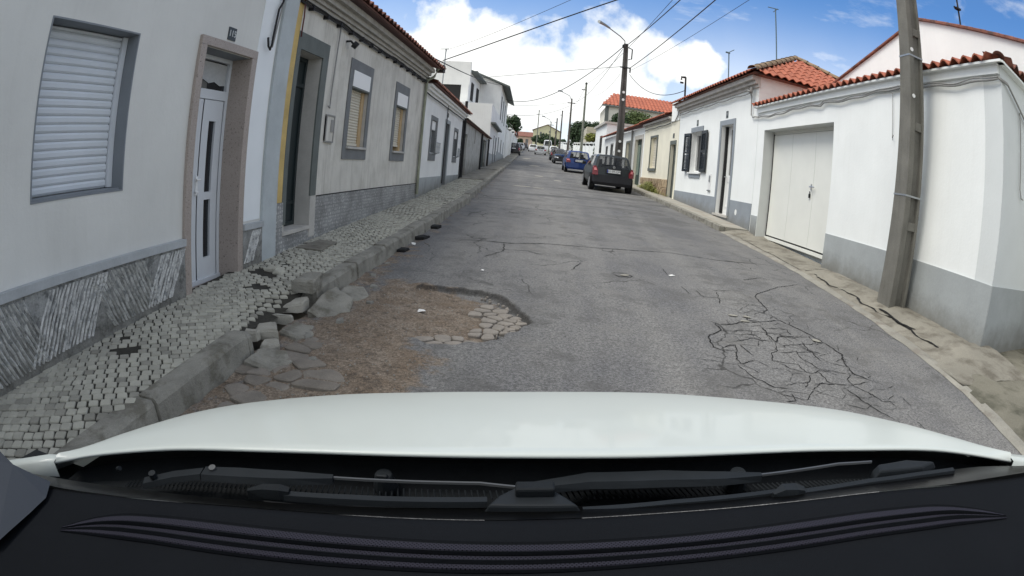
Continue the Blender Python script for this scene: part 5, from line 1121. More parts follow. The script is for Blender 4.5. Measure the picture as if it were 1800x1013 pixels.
# ------------------------------------------------------------------ background houses, walls, trees
def simple_house(name, label, x0, x1, y0, y1, zb, ze, zr, mwall, mroof, ridge='x', wins=(), group='distant houses', cat='house', over=.3):
    h = thing(name, label, cat, ((x0+x1)/2, (y0+y1)/2, zb), group)
    mb = MB(); mb.box(x0, x1, y0, y1, zb-1, ze)
    if ridge == 'y': xm = (x0+x1)/2; mb.add([(x0, y0, ze), (x1, y0, ze), (xm, y0, zr)], [(0, 1, 2)]); mb.add([(x0, y1, ze), (x1, y1, ze), (xm, y1, zr)], [(0, 1, 2)])
    mb.build('wall', mwall, h); mb = MB(); t = .12
    if ridge == 'x':
        ym = (y0+y1)/2
        for ya in (y0-over, y1+over): mb.hexa([(x, y, z+dz) for dz in (0.005, t) for (y, z) in (((ya, ze)), ((ym, zr))) for x in (x0-over, x1+over)])
        mb.add([(x0, y0, ze), (x0, y1, ze), (x0, ym, zr)], [(0, 1, 2)], 1); mb.add([(x1, y0, ze), (x1, y1, ze), (x1, ym, zr)], [(0, 1, 2)], 1)
    elif ridge == 'y':
        xm = (x0+x1)/2
        for xa in (x0-over, x1+over): mb.hexa([(x, y, z+dz) for dz in (0.005, t) for y in (y0-over, y1+over) for (x, z) in ((xa, ze), (xm, zr))])
    elif ridge == 'hip':
        ym = (y0+y1)/2; d = (y1-y0)/2; A_, B_, C_, D_ = (x0-over, y0-over, ze), (x1+over, y0-over, ze), (x1+over, y1+over, ze), (x0-over, y1+over, ze); E_, G_ = (x0+d, ym, zr), (x1-d, ym, zr)
        mb.add([A_, B_, C_, D_, E_, G_], [(0, 1, 5, 4), (1, 2, 5), (2, 3, 4, 5), (3, 0, 4), (0, 1, 2, 3)])
    mb.build('roof', [mroof, mwall], h)
    for wdw in wins:
        x, z, ww, hh = wdw[:4]; s = MB(); s.box(x, x+ww, y0-.03, y0+.02, z, z+hh); s.build(wdw[4] if len(wdw) > 4 else 'window', m_trim, h)
    return h
g7 = thing('orange_roofed_house', 'large cream house with broad bright orange tiled roof behind the right-hand row', 'house', (9, 63, prof(60)), 'houses behind the street front')
mb = MB(); mb.box(5.5, 15.5, 60, 68, 1, 9.35); mb.add([(5.0, 59.8, 9.44), (5.0, 68, 9.44), (6.6, 64, 11.38)], [(0, 1, 2)]); mb.build('wall', mat('cream_house_wall', (.70, .68, .60), .85, .06, 1), g7)
mb = MB(); tile_roof(mb, (4.95, 59.7, 9.45), (16, 59.7, 9.45), Vector((0, 4.3, 2.0)), .42, 1.0, .10, clip=lambda t, k: t > k*.15); mb.build('roof', [m_tileflat, m_tileo], g7); mb = MB(); mb.add([(4.95, 59.65, 9.45), (16, 59.65, 9.45), (16, 64, 11.42), (6.6, 64, 11.42)], [(0, 1, 2, 3)]); mb.build('roof_deck', m_tileflat, g7)
mb = MB(); mb.box(5.38, 5.75, 59.9, 60.3, 3, 9.3); mb.box(4.95, 16, 59.62, 59.72, 9.28, 9.44); mb.build('corner_pillar', m_triml, g7)
simple_house('yellow_house', 'long pale yellow house with small windows closing the view at the top of the street', -5.4, 1.9, 150, 158, prof(150), 12.4, 14.2, mat('pale_yellow_wall', (.62, .60, .40), .9, .05), m_tileo, 'y', [(-3.6, 10.8, .5, 1.3), (-2.7, 10.9, .3, 1.0), (-2.0, 10.9, .3, 1.0), (-1.2, 12.0, .5, .6), (.4, 12.0, .5, .6)])
simple_house('red_roofed_house', 'distant house with dull red roof left of the pale yellow house', -11, -6.2, 165, 175, 8, 11.3, 13.0, mat('peach_wall', (.62, .48, .38), .9, .1), m_tileo, 'x', [(-9.6, 9.6, .8, 1.0), (-8, 9.4, .8, 1.2)])
simple_house('red_roofed_house', 'distant pinkish house with dull red roof at the left end of the skyline', -14.5, -10.5, 150, 158, 7, 9.9, 11.6, mat('pink_wall', (.6, .5, .46), .9, .1), m_tileo, 'x', [(-12.2, 8.2, .7, 1.1)])
simple_house('white_house', 'small white gabled house seen between the wooden poles on the right', 3.0, 5.4, 100, 106, 5, 8.6, 9.6, m_wh, m_tileo, 'y', [(3.9, 7.2, .5, .8)])
simple_house('stone_house', 'pale house with flat roof half hidden by yellow-green bush behind the right garden wall', 3.9, 8.5, 66, 72, 3, 7.3, 7.5, mat('aged_wall', (.50, .47, .38), .9, .3, 1.5), m_stonereveal, 'flat', [(4.6, 5.9, .5, .7), (5.8, 6.0, .5, .7)])
# left side beyond the tall house
simple_house('white_house', 'small white house with pitched roof beyond the tree on the left', -9.5, -6.3, 88, 98, 4, 7.0, 8.3, m_l3, m_tileo, 'y', [(-7.6, 5.0, .5, 1.6, 'door')])
simple_house('white_house', 'low pinkish white house farther up the left side, past the small white one', -11.2, -7.6, 104, 116, 5, 8.0, 9.2, mat('pink_white_wall', (.62, .55, .50), .9, .1), m_tileo, 'y', [(-9.0, 6.2, .6, 1.5, 'door')])
simple_house('white_house', 'tiny white house at the far left end of the street', -13.5, -8.6, 124, 134, 6, 9.4, 10.4, m_l3, m_tileo, 'x', [(-10.2, 7.3, .6, 1.6, 'door')])
def garden_wall(label, xa, ya, xb, yb, h, npil, m=m_wh, pile=.5, group='garden walls'):
    t = thing('garden_wall', label, 'wall', (xa, ya, prof(ya)), group); mb = MB(); N_ = 10
    mb.grid([[(xa+(xb-xa)*i/N_+dx, ya+(yb-ya)*i/N_, prof(ya+(yb-ya)*i/N_)+z) for dx, z in ((0, -.3), (0, h), (.2, h), (.2, -.3))] for i in range(N_+1)])
    for dx in (0,): mb.add([(xa, ya, prof(ya)-.3), (xa+.2, ya, prof(ya)-.3), (xa+.2, ya, prof(ya)+h), (xa, ya, prof(ya)+h)], [(0, 1, 2, 3)])
    mb.build('panel', m, t)
    for i in range(npil):
        s = i/max(1, npil-1); x, y = xa+(xb-xa)*s, ya+(yb-ya)*s; z = prof(y); mb = MB(); mb.box(x-.08, x+.34, y-.2, y+.2, z-.2, z+h+pile*.5); mb.disc((x+.13, y, z+h+pile*.5), (0, 1, 0), .21, .4, 12); mb.build('pillar', m, t)
garden_wall('white garden wall with rounded pillars behind the blue and dark parked cars', 3.85, 46.5, 2.9, 76, 2.0, 9)
garden_wall('white wall with square piers farther up the right side near the white vans', 2.5, 80, 1.3, 118, 2.0, 8)
garden_wall('white boundary wall just beyond the tall house on the left', -4.55, 50.8, -5.6, 76, 2.9, 3, m_l3)
garden_wall('low pale wall running up the far left pavement', -5.9, 78, -7.9, 122, 1.9, 6, m_l3)
def crown(cx, cy, cz, rx, ry, rz_, n, leaf, seed, lumps=9):
    rr = random.Random(seed); mb = MB(); L = []
    for _ in range(lumps):
        a, b = rr.uniform(0, 6.28), rr.uniform(-.6, 1); q = math.sqrt(1-b*b*.8); L.append((cx+rx*.6*math.cos(a)*q, cy+ry*.6*math.sin(a)*q, cz+rz_*.6*b, rr.uniform(.34, .58)))
    for _ in range(n):
        x, y, z, k = rr.choice(L); d = Vector((rr.gauss(0, 1), rr.gauss(0, 1), rr.gauss(0, 1))).normalized()*rr.uniform(.55, 1.05)
        p = Vector((x+d.x*rx*k, y+d.y*ry*k, z+d.z*rz_*k)); s = leaf*rr.uniform(.6, 1.4); e1 = Vector((rr.gauss(0, 1), rr.gauss(0, 1), rr.gauss(0, 1))).normalized(); e2 = e1.cross(d).normalized()
        mb.add([p-e1*s, p+e2*s*.6, p+e1*s, p-e2*s*.6], [(0, 1, 2, 3)])
    return mb
def tree(name, label, x, y, zb, zc, rx, ry, rz_, n, leaf, m, seed, cat='tree', group='trees along the street', lumps=9):
    t = thing(name, label, cat, (x, y, zb), group); mb = MB(); mb.tube([(x, y, zb-.3), (x+.1, y, (zb+zc)/2), (x, y, zc+rz_*.3)], .22, 7, r2=.08); rr = random.Random(seed)
    for _ in range(6):
        a = rr.uniform(0, 6.28); mb.tube([(x, y, zb+(zc-zb)*.6), (x+rx*.5*math.cos(a), y+ry*.5*math.sin(a), zc+rz_*rr.uniform(-.2, .5))], .08, 5, r2=.02)
    mb.build('trunk', m_bark, t); crown(x, y, zc, rx, ry, rz_, n, leaf, seed, lumps).build('crown', m, t, fix=False); return t
tree('round_tree', 'dark rounded tree overhanging the white wall beyond the tall house on the left', -6.0, 78, 3.5, 7.2, 1.5, 1.8, 1.9, 2600, .17, m_leaf, 2, lumps=12)
tree('cypress', 'tall dark green pointed tree behind the right garden wall', 3.2, 78, 3.5, 6.6, 1.1, 1.3, 2.5, 2600, .16, m_leaf, 3, lumps=12)
tree('broad_tree', 'broad dark tree crown behind the pale flat-roofed house on the right', 5.4, 82, 3.5, 8.6, 2.7, 2.2, 1.1, 3000, .17, m_leaf, 4, lumps=14)
tree('bushy_tree', 'dense dark green tree in front of the orange-roofed house', 5.9, 50, 2.5, 6.5, 1.0, 1.2, 1.0, 2400, .11, m_leaf, 5, lumps=10)
tree('bushy_tree', 'olive green tree with thin grey twigs right of the lamp post, before the orange-roofed house', 7.7, 50.5, 2.5, 6.9, 1.9, 1.3, 1.1, 3000, .10, m_leaf2, 6, lumps=14)
tree('yellow_bush', 'yellow-green bush leaning over the right garden wall', 4.6, 60, 3, 5.55, 1.3, 1.2, .7, 1700, .11, m_leafy, 7, 'bush', 'bushes')
tree('dark_bush', 'dark creeper hanging down the end of the garden wall beside the flat-roofed building', 3.75, 46.2, 2.1, 3.2, .35, .5, 1.2, 1200, .07, m_leaf, 8, 'bush', 'bushes')
tree('round_tree', 'wide dark green tree below the pale yellow house, behind the far poles', -.7, 128, 6, 8.8, 3.0, 2, 1.5, 2600, .22, m_leaf, 9, lumps=14)
tree('round_tree', 'dark tree against the pale yellow house left of the far lamp', -4.3, 140, 7, 9.4, 1.2, 1.4, 1.0, 1200, .2, m_leaf, 10)
tree('dark_bush', 'dark shrub at the far end of the left-hand walls', -7.0, 118, 5.6, 7.2, .9, 1.2, .8, 900, .15, m_leaf, 12, 'bush', 'bushes')
tree('broad_tree', 'small dark tree between the far wooden poles on the right', 1.9, 118, 5, 7.6, 1.2, 1.4, 1.1, 1300, .18, m_leaf, 13)
# yellow-green weeds against the stone cladding
rr = random.Random(4); wd = thing('weed_clump', 'yellow-green weeds growing at the foot of the stone-clad cream house', 'plant', F3(23.2, .3, prof(23.2)+.12)); mb = MB()
for _ in range(420):
    u = 23.3+rr.gauss(0, .95); p = Vector(F3(u, rr.uniform(.05, .28), prof(u)+.12)); h = rr.uniform(.1, .42)*max(.3, 1-abs(u-23.3)/2.4); dx, dy = rr.uniform(-.08, .08), rr.uniform(-.1, .1); s = rr.uniform(.012, .03)
    mb.add([p+Vector((0, -s, 0)), p+Vector((0, s, 0)), p+Vector((dx, dy, h))], [(0, 1, 2)]); q = p+Vector((dx, dy, h)); s *= 1.6
    mb.add([q+Vector((0, -s, 0)), q+Vector((s, 0, s)), q+Vector((0, s, 0)), q+Vector((-s, 0, -s))], [(0, 1, 2, 3)])
mb.build('leaves', m_leafy, wd, fix=False)

# ------------------------------------------------------------------ poles, lamps, aerials, overhead cables
def concrete_pole(label, base, top, w0, w1, nslots=7, g='poles along the right kerb'):
    t = thing('concrete_pole', label, 'utility pole', base, g); B, T = Vector(base), Vector(top); mb = MB(); n = nslots
    B = B-(T-B).normalized()*.3
    def ring(k, wx, wy): c = B+(T-B)*k; return c, wx, wy
    H = 24; 
    def P(k, a, b): c = B+(T-B)*k; s = w0+(w1-w0)*k; return c+Vector((a*s/2, b*s/2, 0))
    # body with a channel in the face towards the road users (-y)
    prof_ = [(-1, -1), (-.30, -1), (-.22, -.62), (.62, -.62), (.70, -1), (1, -1), (1, 1), (-1, 1)]
    n_ = len(prof_); rows = [[P(i/H, a, b) for a, b in prof_] for i in range(H+1)]
    mb.add([q for r in rows for q in r], [(i*n_+k, i*n_+(k+1) % n_, (i+1)*n_+(k+1) % n_, (i+1)*n_+k) for i in range(H) for k in range(n_)]+[tuple(H*n_+k for k in range(n_))])
    for i in range(1, n): 
        k = i/n; mb.hexa([P(k+dk, a, b) for dk in (0, .012) for b in (-.97, -.6) for a in (-.26, .66)])
    mb.build('shaft', m_conc, t, bevel=.006); mb = MB()
    for k in (.19, .395, .54):
        c, s = B+(T-B)*k, (w0+(w1-w0)*k)*.51; mb.hexa([c+Vector((a*s*1.01, b*s*1.01, dz)) for dz in (0, .022) for b in (-1, 1) for a in (-1, 1)])
    mb.build('steel_band', m_galv, t); mb = MB()
    for k, a in ((.405, -.6), (.335, -.55), (.53, .1)): c = P(k, a, -1.03); mb.disc(c, (0, 1, 0), .028, .012, 12)
    mb.build('tag', m_white, t); return t
concrete_pole('thick weathered concrete pole standing against the garage wall, nearest on the right', (4.73, 5.93, prof(5.93)+.12), (4.42, 5.25, 9.2), .335, .135)
t = thing('street_lamp', 'tall concrete lamp post with street light beside the dark green parked hatchback', 'street lamp', (3.36, 28, prof(28)), 'lamp posts along the right kerb')
mb = MB(); H = 12; B, T = Vector((3.36, 28, prof(28)-.2)), Vector((3.36, 28, 8.62)); pr = [(-1, -1), (-.35, -1), (-.35, -.7), (.35, -.7), (.35, -1), (1, -1), (1, 1), (-1, 1)]; rows = [[B+(T-B)*(i/H)+Vector((a*(.21-.10*i/H), b*(.17-.07*i/H), 0)) for a, b in pr] for i in range(H+1)]; n_ = 8
mb.add([q for r in rows for q in r], [(i*n_+k, i*n_+(k+1) % n_, (i+1)*n_+(k+1) % n_, (i+1)*n_+k) for i in range(H) for k in range(n_)]+[tuple(H*n_+k for k in range(n_))]); mb.build('shaft', mat('dark_pole_concrete', (.10, .095, .09), .9, .25, 2, .1, 40, streak=.4), t)
mb = MB(); mb.tube([(3.3, 28, 8.4), (3.28, 27.9, 8.75), (3.0, 27.6, 8.9), (2.3, 26.7, 9.05)], .03, 6); mb.build('arm', m_galv, t); mb = MB(); mb.tube([(2.35, 26.75, 9.05), (2.1, 26.45, 9.10), (1.75, 26.0, 9.12)], .05, 8, r2=.09); mb.build('lamp_head', m_galv, t)
mb = MB(); mb.box(3.1, 3.62, 27.8, 27.86, 7.22, 7.28); mb.box(3.16, 3.24, 27.7, 28, 8.36, 8.5); mb.tube([(3.62, 27.83, 7.28), (3.62, 27.83, 7.0)], .04, 6); mb.tube([(3.5, 27.9, 8.4), (3.68, 27.8, 8.3), (3.66, 27.8, 7.75), (3.5, 27.8, 7.7)], .035, 6); mb.build('bracket', m_black, t)
mb = MB(); [mb.disc((3.36, 27.82, z), (0, 1, 0), .07, .02, 10) for z in (5.9, 5.5, 3.3, 2.8)]; mb.build('tag', m_white, t)
def lamp(label, x, y, H, hx, g='lamp posts along the right kerb', m=m_wood, r=.17, dy=-3):
    z = prof(y); t = thing('street_lamp', label, 'street lamp', (x, y, z), g); mb = MB(); mb.tube([(x, y, z-.2), (x, y, z+H)], r, 8, r2=r*.55); mb.build('pole', m, t)
    mb = MB(); mb.tube([(x, y, z+H-.3), (x-.3, y, z+H+.35), (hx, y+dy*.2, z+H+.75)], .045, 5); mb.build('arm', m_galv, t); mb = MB(); mb.tube([(hx+.25, y+dy*.2, z+H+.74), (hx-.35, y+dy*.2, z+H+.82)], .11, 8); mb.build('lamp_head', m_galv, t)
    mb = MB(); mb.box(x-.5, x+.5, y-.06, y+.06, z+H-.65, z+H-.55); mb.build('bracket', m_black, t); return t
lamp('second lamp post up the right side, dark wooden pole with curved arm', 1.97, 70.5, 8.1, .5)
lamp('farthest small lamp post, in front of the pale yellow house', -.55, 98, 5.9, -1.9, m=m_lich, r=.13)
def pole(label, x, y, H, r, m, mats2=None, g='plain poles along the street'):
    z = prof(y); t = thing('utility_pole', label, 'utility pole', (x, y, z), g); mb = MB(); mb.tube([(x, y, z-.3), (x, y, z+H)], r, 8, r2=r*.6); mb.build('shaft', m, t); mb = MB(); mb.box(x-.45, x+.1, y-.05, y+.05, z+H-.9, z+H-.82); mb.box(x-.12, x+.12, y-.14, y+.14, z+H-.2, z+H-.1); mb.build('crossarm', m_black, t); return t
pole('tall lichen-grey pole behind the right garden wall', 3.04, 58.5, 9.0, .15, m_lich)
pole('slim dark pole, right one of the two standing before the far white house', 1.32, 101, 8.3, .17, m_wood)
pole('slim dark pole, left one of the two standing before the far white house', .5, 106, 7.0, .18, m_wood)
pole('thin pale pole in front of the pale yellow house, leftmost of all', -3.2, 112, 8.6, .13, m_lich)
def cable(label, a, b, sag, r=.012, m=m_black, n=28):
    a, b = Vector(a), Vector(b); mb = MB(); mb.tube([a+(b-a)*(i/n)-Vector((0, 0, sag*4*(i/n)*(1-i/n))) for i in range(n+1)], r, 5); o = mb.build('overhead_cable', m, smooth=True); return single(o, label, 'cable', 'overhead cables')
LP = (3.36, 27.9, 8.5); NP = (4.42, 5.3, 9.0)
cable('thick overhead cable from the lamp post top to the near concrete pole', LP, (4.5, 5.3, 7.95), .35, .020)
cable('thinner cable just right of the thick one, climbing to the near concrete pole', (2.95, 58, 11.2), (4.5, 5.3, 8.7), .9, .012)
cable('thick overhead cable from the lamp post crossarm to the near concrete pole', (3.6, 27.8, 7.25), (4.46, 5.3, 6.95), .25, .018)
cable('faint thin cable from the lamp post, lowest on the right of the sky', (3.6, 27.8, 7.1), (5.1, 5.3, 6.6), .3, .007)
cable('overhead cable from the stained cream house eave rising across the sky to the right', (-2.6, 12.2, 3.75), (4.45, 5.3, 5.65), .25, .012)
cable('faint upper cable from the rooftop aerial on the left across to the right', (-5.24, 25, 6.8), (4.45, 5.3, 6.4), .5, .007)
cable('deep sagging black cable from the tall left house to the lamp post', (-4.2, 46, 7.2), (3.2, 27.9, 8.4), 1.25, .022)
cable('cable from the tall left house gable to the lamp post crossarm', (-7.0, 39, 7.6), (3.1, 27.8, 7.25), .12, .014)
cable('black cable running down the roofline from the cream house to the tall left house', (-2.9, 12.3, 3.85), (-4.0, 39, 7.35), .15, .016)
cable('curved cable from the lamp post to the mast on the white shuttered house', (3.6, 27.8, 6.9), (4.52, 19.2, 4.9), .55, .014)
cable('cable from the second lamp post to the far left houses', (1.8, 70.3, 10.2), (-4.6, 52, 6.5), .6, .018)
cable('thin cable from the second lamp post across to the left, upper one', (1.8, 70.3, 10.6), (-4.6, 52, 7.4), .2, .014)
cable('long cable from the lamp post top to the second lamp post', (3.2, 28, 8.3), (1.97, 70, 10.7), .9, .014)
cable('thin cable from the lamp post crossarm to the lichen-grey pole', (3.15, 28, 6.9), (3.04, 58, 10.6), .9, .008)
cable('slack cable from the lichen-grey pole to the slim dark poles', (3.04, 58.5, 11.2), (1.3, 101, 12.0), 1.2, .014)
mb = MB(); P = [Vector((4.22, 5.25, 5.9))+Vector((.10*math.cos(a)-.02, 0, .12*math.sin(a)-.55)) for a in [k*.42 for k in range(-8, 3)]]; mb.tube(P, .009, 5); mb.tube([(4.45, 5.3, 5.6), (4.3, 5.25, 5.55)], .009, 5)
def mast(label, x, y, z0, z1, kind, g='rooftop aerials', r=.022, m=m_teal):
    t = thing('aerial_mast', label, 'aerial', (x, y, z0), g); mb = MB(); mb.tube([(x, y, z0), (x, y, z1)], r, 6); mb.build('mast', m, t); mb = MB()
    if kind == 'T': mb.tube([(x-.28, y, z1), (x+.12, y, z1+.02)], r*.8, 5); mb.tube([(x, y-.2, z1-.05), (x, y+.2, z1-.05)], r*.6, 5)
    elif kind == 'Y': mb.tube([(x, y, z1), (x+.2, y, z1+.14)], r*.7, 5); mb.tube([(x-.12, y, z1-.02), (x+.04, y, z1-.02)], r*1.6, 5)
    elif kind == 'hook': mb.tube([(x, y, z1), (x-.16, y, z1-.02), (x-.16, y, z1-.12)], r*1.2, 5); mb.box(x-.20, x-.08, y-.03, y+.03, z1-.26, z1-.20)
    elif kind == 'clamps': 
        for zz in (z0+(z1-z0)*.28, z0+(z1-z0)*.55): mb.box(x-.08, x+.05, y-.05, y+.05, zz, zz+.04); mb.tube([(x-.13, y, zz+.02), (x-.06, y, zz+.02)], .025, 6)
    mb.build('antenna', m, t); return t
mast('tall thin aerial mast above the hipped roof of the shuttered white house', 6.86, 16, 5.3, 7.85, 'T')
mast('small forked aerial above the eave of the shuttered white house', 5.82, 18, 5.0, 6.42, 'Y')
mast('short dark hooked mast at the far end of the shuttered white house', 4.55, 19.2, 4.4, 5.42, 'hook', r=.035, m=m_black)
mast('tall black mast with clamps against the white gable, near right', 7.55, 7.3, 3.9, 7.6, 'clamps', r=.022, m=m_black)
mast('thin grey aerial on the roof of the pale blue-white house, left', -5.24, 25, 3.3, 6.85, 'T', r=.03, m=m_galv)

# ------------------------------------------------------------------ parked and passing cars
def car(label, x, y, yaw, paint, W=1.64, L=3.85, H=1.43, kind='hatch', bumper=None, lamp='tall', plate='', face_front=False, see=.45, group='cars parked along the street', name='parked_car', badge=True, detail=True, lift=0.0):
    t = thing(name, label, 'car', (0, 0, 0), group); w = W/2; bumper = bumper or paint; k = H/1.43
    if kind == 'hatch':
        UY = [(.06, 0, .02, .09, .40, .50, .52), (.40, .40, .40, .45, .62, .70, .72), (1.15,)*7, (2.0,)*7, (2.55, 2.55, 2.55, 2.62, 2.15, 2.08, 2.05), (2.95,)*7, (3.55,)*7, (3.72, 3.80, 3.78, 3.70, 3.68, 3.66, 3.68)]
        Z = [(.24, .36, .64, .93, 1.33, 1.40, 1.43)]*4+[(.24, .36, .64, .92, 1.32, 1.39, 1.42), (.24, .36, .62, .90, .94, .97, .99), (.24, .34, .58, .80, .83, .86, .875), (.28, .36, .56, .66, .70, .72, .73)]
    elif kind == 'sedan':
        UY = [(.06, 0, .02, .06, .10, .12, .12), (.40, .40, .40, .40, .45, .5, .5), (.95, .95, .95, .80, .95, 1.2, 1.2), (1.5, 1.5, 1.5, 1.5, 1.55, 1.6, 1.6), (2.45, 2.45, 2.45, 2.5, 2.2, 2.1, 2.1), (3.0,)*7, (3.6,)*7, (3.72, 3.80, 3.78, 3.70, 3.68, 3.66, 3.68)]
        Z = [(.24, .36, .62, .88, .92, .95, .96), (.24, .36, .64, .92, .96, .98, .99), (.24, .36, .64, .93, 1.02, 1.08, 1.10), (.24, .36, .64, .93, 1.33, 1.40, 1.43), (.24, .36, .64, .92, 1.32, 1.39, 1.42), (.24, .36, .62, .90, .94, .97, .99), (.24, .34, .58, .80, .83, .86, .875), (.28, .36, .56, .66, .70, .72, .73)]
    else:
        UY = [(.06, 0, .02, .05, .12, .2, .22), (.40, .40, .40, .40, .42, .45, .45), (1.15,)*7, (2.3,)*7, (2.9, 2.9, 2.9, 2.95, 2.55, 2.5, 2.5), (3.25,)*7, (3.6,)*7, (3.72, 3.80, 3.78, 3.70, 3.68, 3.66, 3.68)]
        Z = [(.24, .36, .64, .95, 1.70, 1.80, 1.84)]*5+[(.24, .36, .62, 1.0, 1.05, 1.08, 1.1), (.24, .34, .58, .88, .93, .96, .97), (.28, .36, .56, .66, .70, .72, .73)]
    XF = (.90, 1.0, 1.0, .955, .80, .70, 0); XH = (.90, .99, 1.0, .94, .86, .70, 0)
    sy = L/3.8; ST = []
    for i, (U, z) in enumerate(zip(UY, Z)):
        low = z[4] < 1.12; X = XH if low else XF; fr = .90 if i in (0, 7) else (.985 if i in (1, 6) else 1)
        ST.append([Vector((X[j]*w*fr, U[j]*sy, z[j]*k)) for j in range(7)])
    body, glass, bump_ = MB(), MB(), MB()
    ns = len(ST)
    for s in (1, -1):
        for i in range(ns-1):
            for j in range(6):
                q = [Vector((p.x*s, p.y, p.z)) for p in (ST[i][j], ST[i+1][j], ST[i+1][j+1], ST[i][j+1])]
                tall = ST[i][4].z > 1.12*k*.99 and ST[i+1][4].z > 1.12*k*.99
                isg = (j == 3 and (tall or (kind == 'sedan' and i == 2) or i == 4) and (i >= 1 if kind != 'sedan' else i >= 2)) or (i == 4 and j in (4, 5)) or (kind == 'sedan' and i == 2 and j in (4, 5))
                if isg:
                    c = sum(q, Vector())/4; fr = .90 if j == 3 else .93; qi = [c+(v-c)*fr for v in q]; glass.add(qi, [(0, 1, 2, 3)])
                    for a in range(4): body.add([q[a], q[(a+1) % 4], qi[(a+1) % 4], qi[a]], [(0, 1, 2, 3)])
                elif j <= 1 and i in (0, ns-2): bump_.add(q, [(0, 1, 2, 3)])
                else: body.add(q, [(0, 1, 2, 3)])
    def cap(S, bul, rear):
        fr = (-1, -.86, -.45, 0, .45, .86, 1)
        for j in range(6):
            for a, b in zip(fr, fr[1:]):
                def pt(jj, f): p = S[jj]; e = (1-f*f)*bul*(1 if jj < 4 else .6); return Vector((p.x*f, p.y+e, p.z+(.02 if jj >= 4 and jj < 6 else 0)*(1-f*f)))
                q = [pt(j, a), pt(j, b), pt(j+1, b), pt(j+1, a)]
                if j == 5: q = [pt(5, a), pt(5, b), S[6]]; body.add(q, [(0, 1, 2)]); continue
                if j <= 1: bump_.add(q, [(0, 1, 2, 3)])
                elif j == 3 and rear and kind != 'sedan' and -.9 < (a+b)/2 < .9: glass.add([v+Vector((0, -.002, .0)) for v in q], [(0, 1, 2, 3)])
                else: body.add(q, [(0, 1, 2, 3)])
    cap(ST[0], -.05, True); cap(ST[-1], .05, False)
    body.add([(-w*.9, .1, .26), (w*.9, .1, .26), (w*.9, L-.2, .26), (-w*.9, L-.2, .26)], [(0, 1, 2, 3)])
    body.build('body', paint, t, auto=38); bump_.build('bumper', bumper, t, auto=50); glass.build('windows', glassmat('car_glass_%d' % int(see*100), (.012, .014, .016), see), t)
    wy = (.60*sy, 3.08*sy)
    for yy in wy:
        for s in (1, -1):
            mb = MB(); mb.disc((s*(w-.085), yy, .295), (1, 0, 0), .295, .20, 22, 0); mb.disc((s*(w+.002), yy, .33), (1, 0, 0), .345, .01, 22, 0); wh = mb.build('wheel', m_tyre, t)  # thin outer disc: black painted in for the shaded wheel-arch gap
            mb = MB(); mb.disc((s*(w+.012), yy, .295), (1, 0, 0), .20, .015, 20, 0); mb.build('rim', m_rim, wh)
    if detail:
        for s in (1, -1):
            mb = MB()
            if lamp == 'tall': z0, z1, xi, xo = .62*k, .96*k, .72, .965
            elif lamp == 'wide': z0, z1, xi, xo = .66*k, .90*k, .64, .97
            else: z0, z1, xi, xo = .60*k, .86*k, .66, .97
            yo = .06 if lamp != 'none' else 0
            mb.add([(s*w*xi, -.045, z0), (s*w*xo, -.004, z0), (s*w*xo, .035, (z0+z1)/2+.05), (s*w*(xi+.10), .055, z1), (s*w*xi, .0, (z0+z1)/2), (s*w*(xo+.005), .18, z0+.02), (s*w*xo*.985, .22, z1-.02), (s*w*(xo-.06), .08, z1)],
                   [(0, 1, 2, 4), (4, 2, 7, 3), (1, 5, 6, 2), (2, 6, 7)]); o = mb.build('tail_lamp', m_red, t)
            mb = MB(); zz = (z0+z1)/2; mb.add([(s*w*(xi+.06), -.05, zz), (s*w*(xo-.05), -.02, zz), (s*w*(xo-.05), .005, zz+.09), (s*w*(xi+.10), -.01, zz+.10)], [(0, 1, 2, 3)]); mb.build('lens', m_redw, o)
            mb = MB(); yf = L-.02; mb.add([(s*w*.55, yf+.02, .56), (s*w*.93, yf-.08, .57), (s*w*.92, yf-.14, .67), (s*w*.58, yf-.04, .66), (s*w*.97, yf-.35, .63)], [(0, 1, 2, 3), (1, 4, 2)]); mb.build('headlight', mat('headlight_lens', (.62, .64, .66), .12, 0, spec=.7), t)
            mb = MB(); mb.box(min(s*(w+.02), s*(w+.17)), max(s*(w+.02), s*(w+.17)), 2.28*sy, 2.38*sy, .92*k, 1.05*k); mb.build('wing_mirror', paint if not face_front else m_black, t, bevel=.02)
            mb = MB(); c = Vector((s*.34, 1.75*sy, 1.12*k)); mb.tube([c-Vector((0, 0, .12)), c, c+Vector((0, 0, .10))], .11, 10, r2=.10); mb.box(s*.34-.24, s*.34+.24, 1.65*sy, 1.85*sy, .4, 1.03*k); mb.build('seat', mat('seat_fabric', (.03, .03, .032), .9, 0), t, smooth=False)
        zc = .80*k; mb = MB(); mb.box(-.26, .26, -.066, -.052, zc-.06, zc+.06); pl = mb.build('number_plate', m_plate, t); mb = MB(); mb.box(-.26, -.222, -.068, -.0665, zc-.058, zc+.058); mb.build('country_band', m_blueband, pl)
        if plate: text_part(plate, .115, Matrix.Translation((.02, -.0675, zc)) @ Matrix.Rotation(rad(90), 4, 'X'), m_ink, pl, 'characters', .0006)
        mb = MB(); mb.box(-.30, .30, -.050, -.035, zc-.10, zc+.09) ; mb.build('plate_recess', m_black, t)
        if badge: mb = MB(); mb.disc((0, -.045, 1.0*k-.035), (0, 1, .25), .05, .02, 16); mb.disc((0, -.058, 1.0*k-.037), (0, 1, .25), .032, .006, 12, 1); mb.build('badge', [m_metal, m_galv], t)
        mb = MB(); mb.box(-.26, .26, L-.02, L+.005, .40, .51); mb.build('number_plate', m_plate, t); mb = MB(); mb.box(-.42, .42, L-.03, L, .58, .68); mb.build('grille', m_black, t)
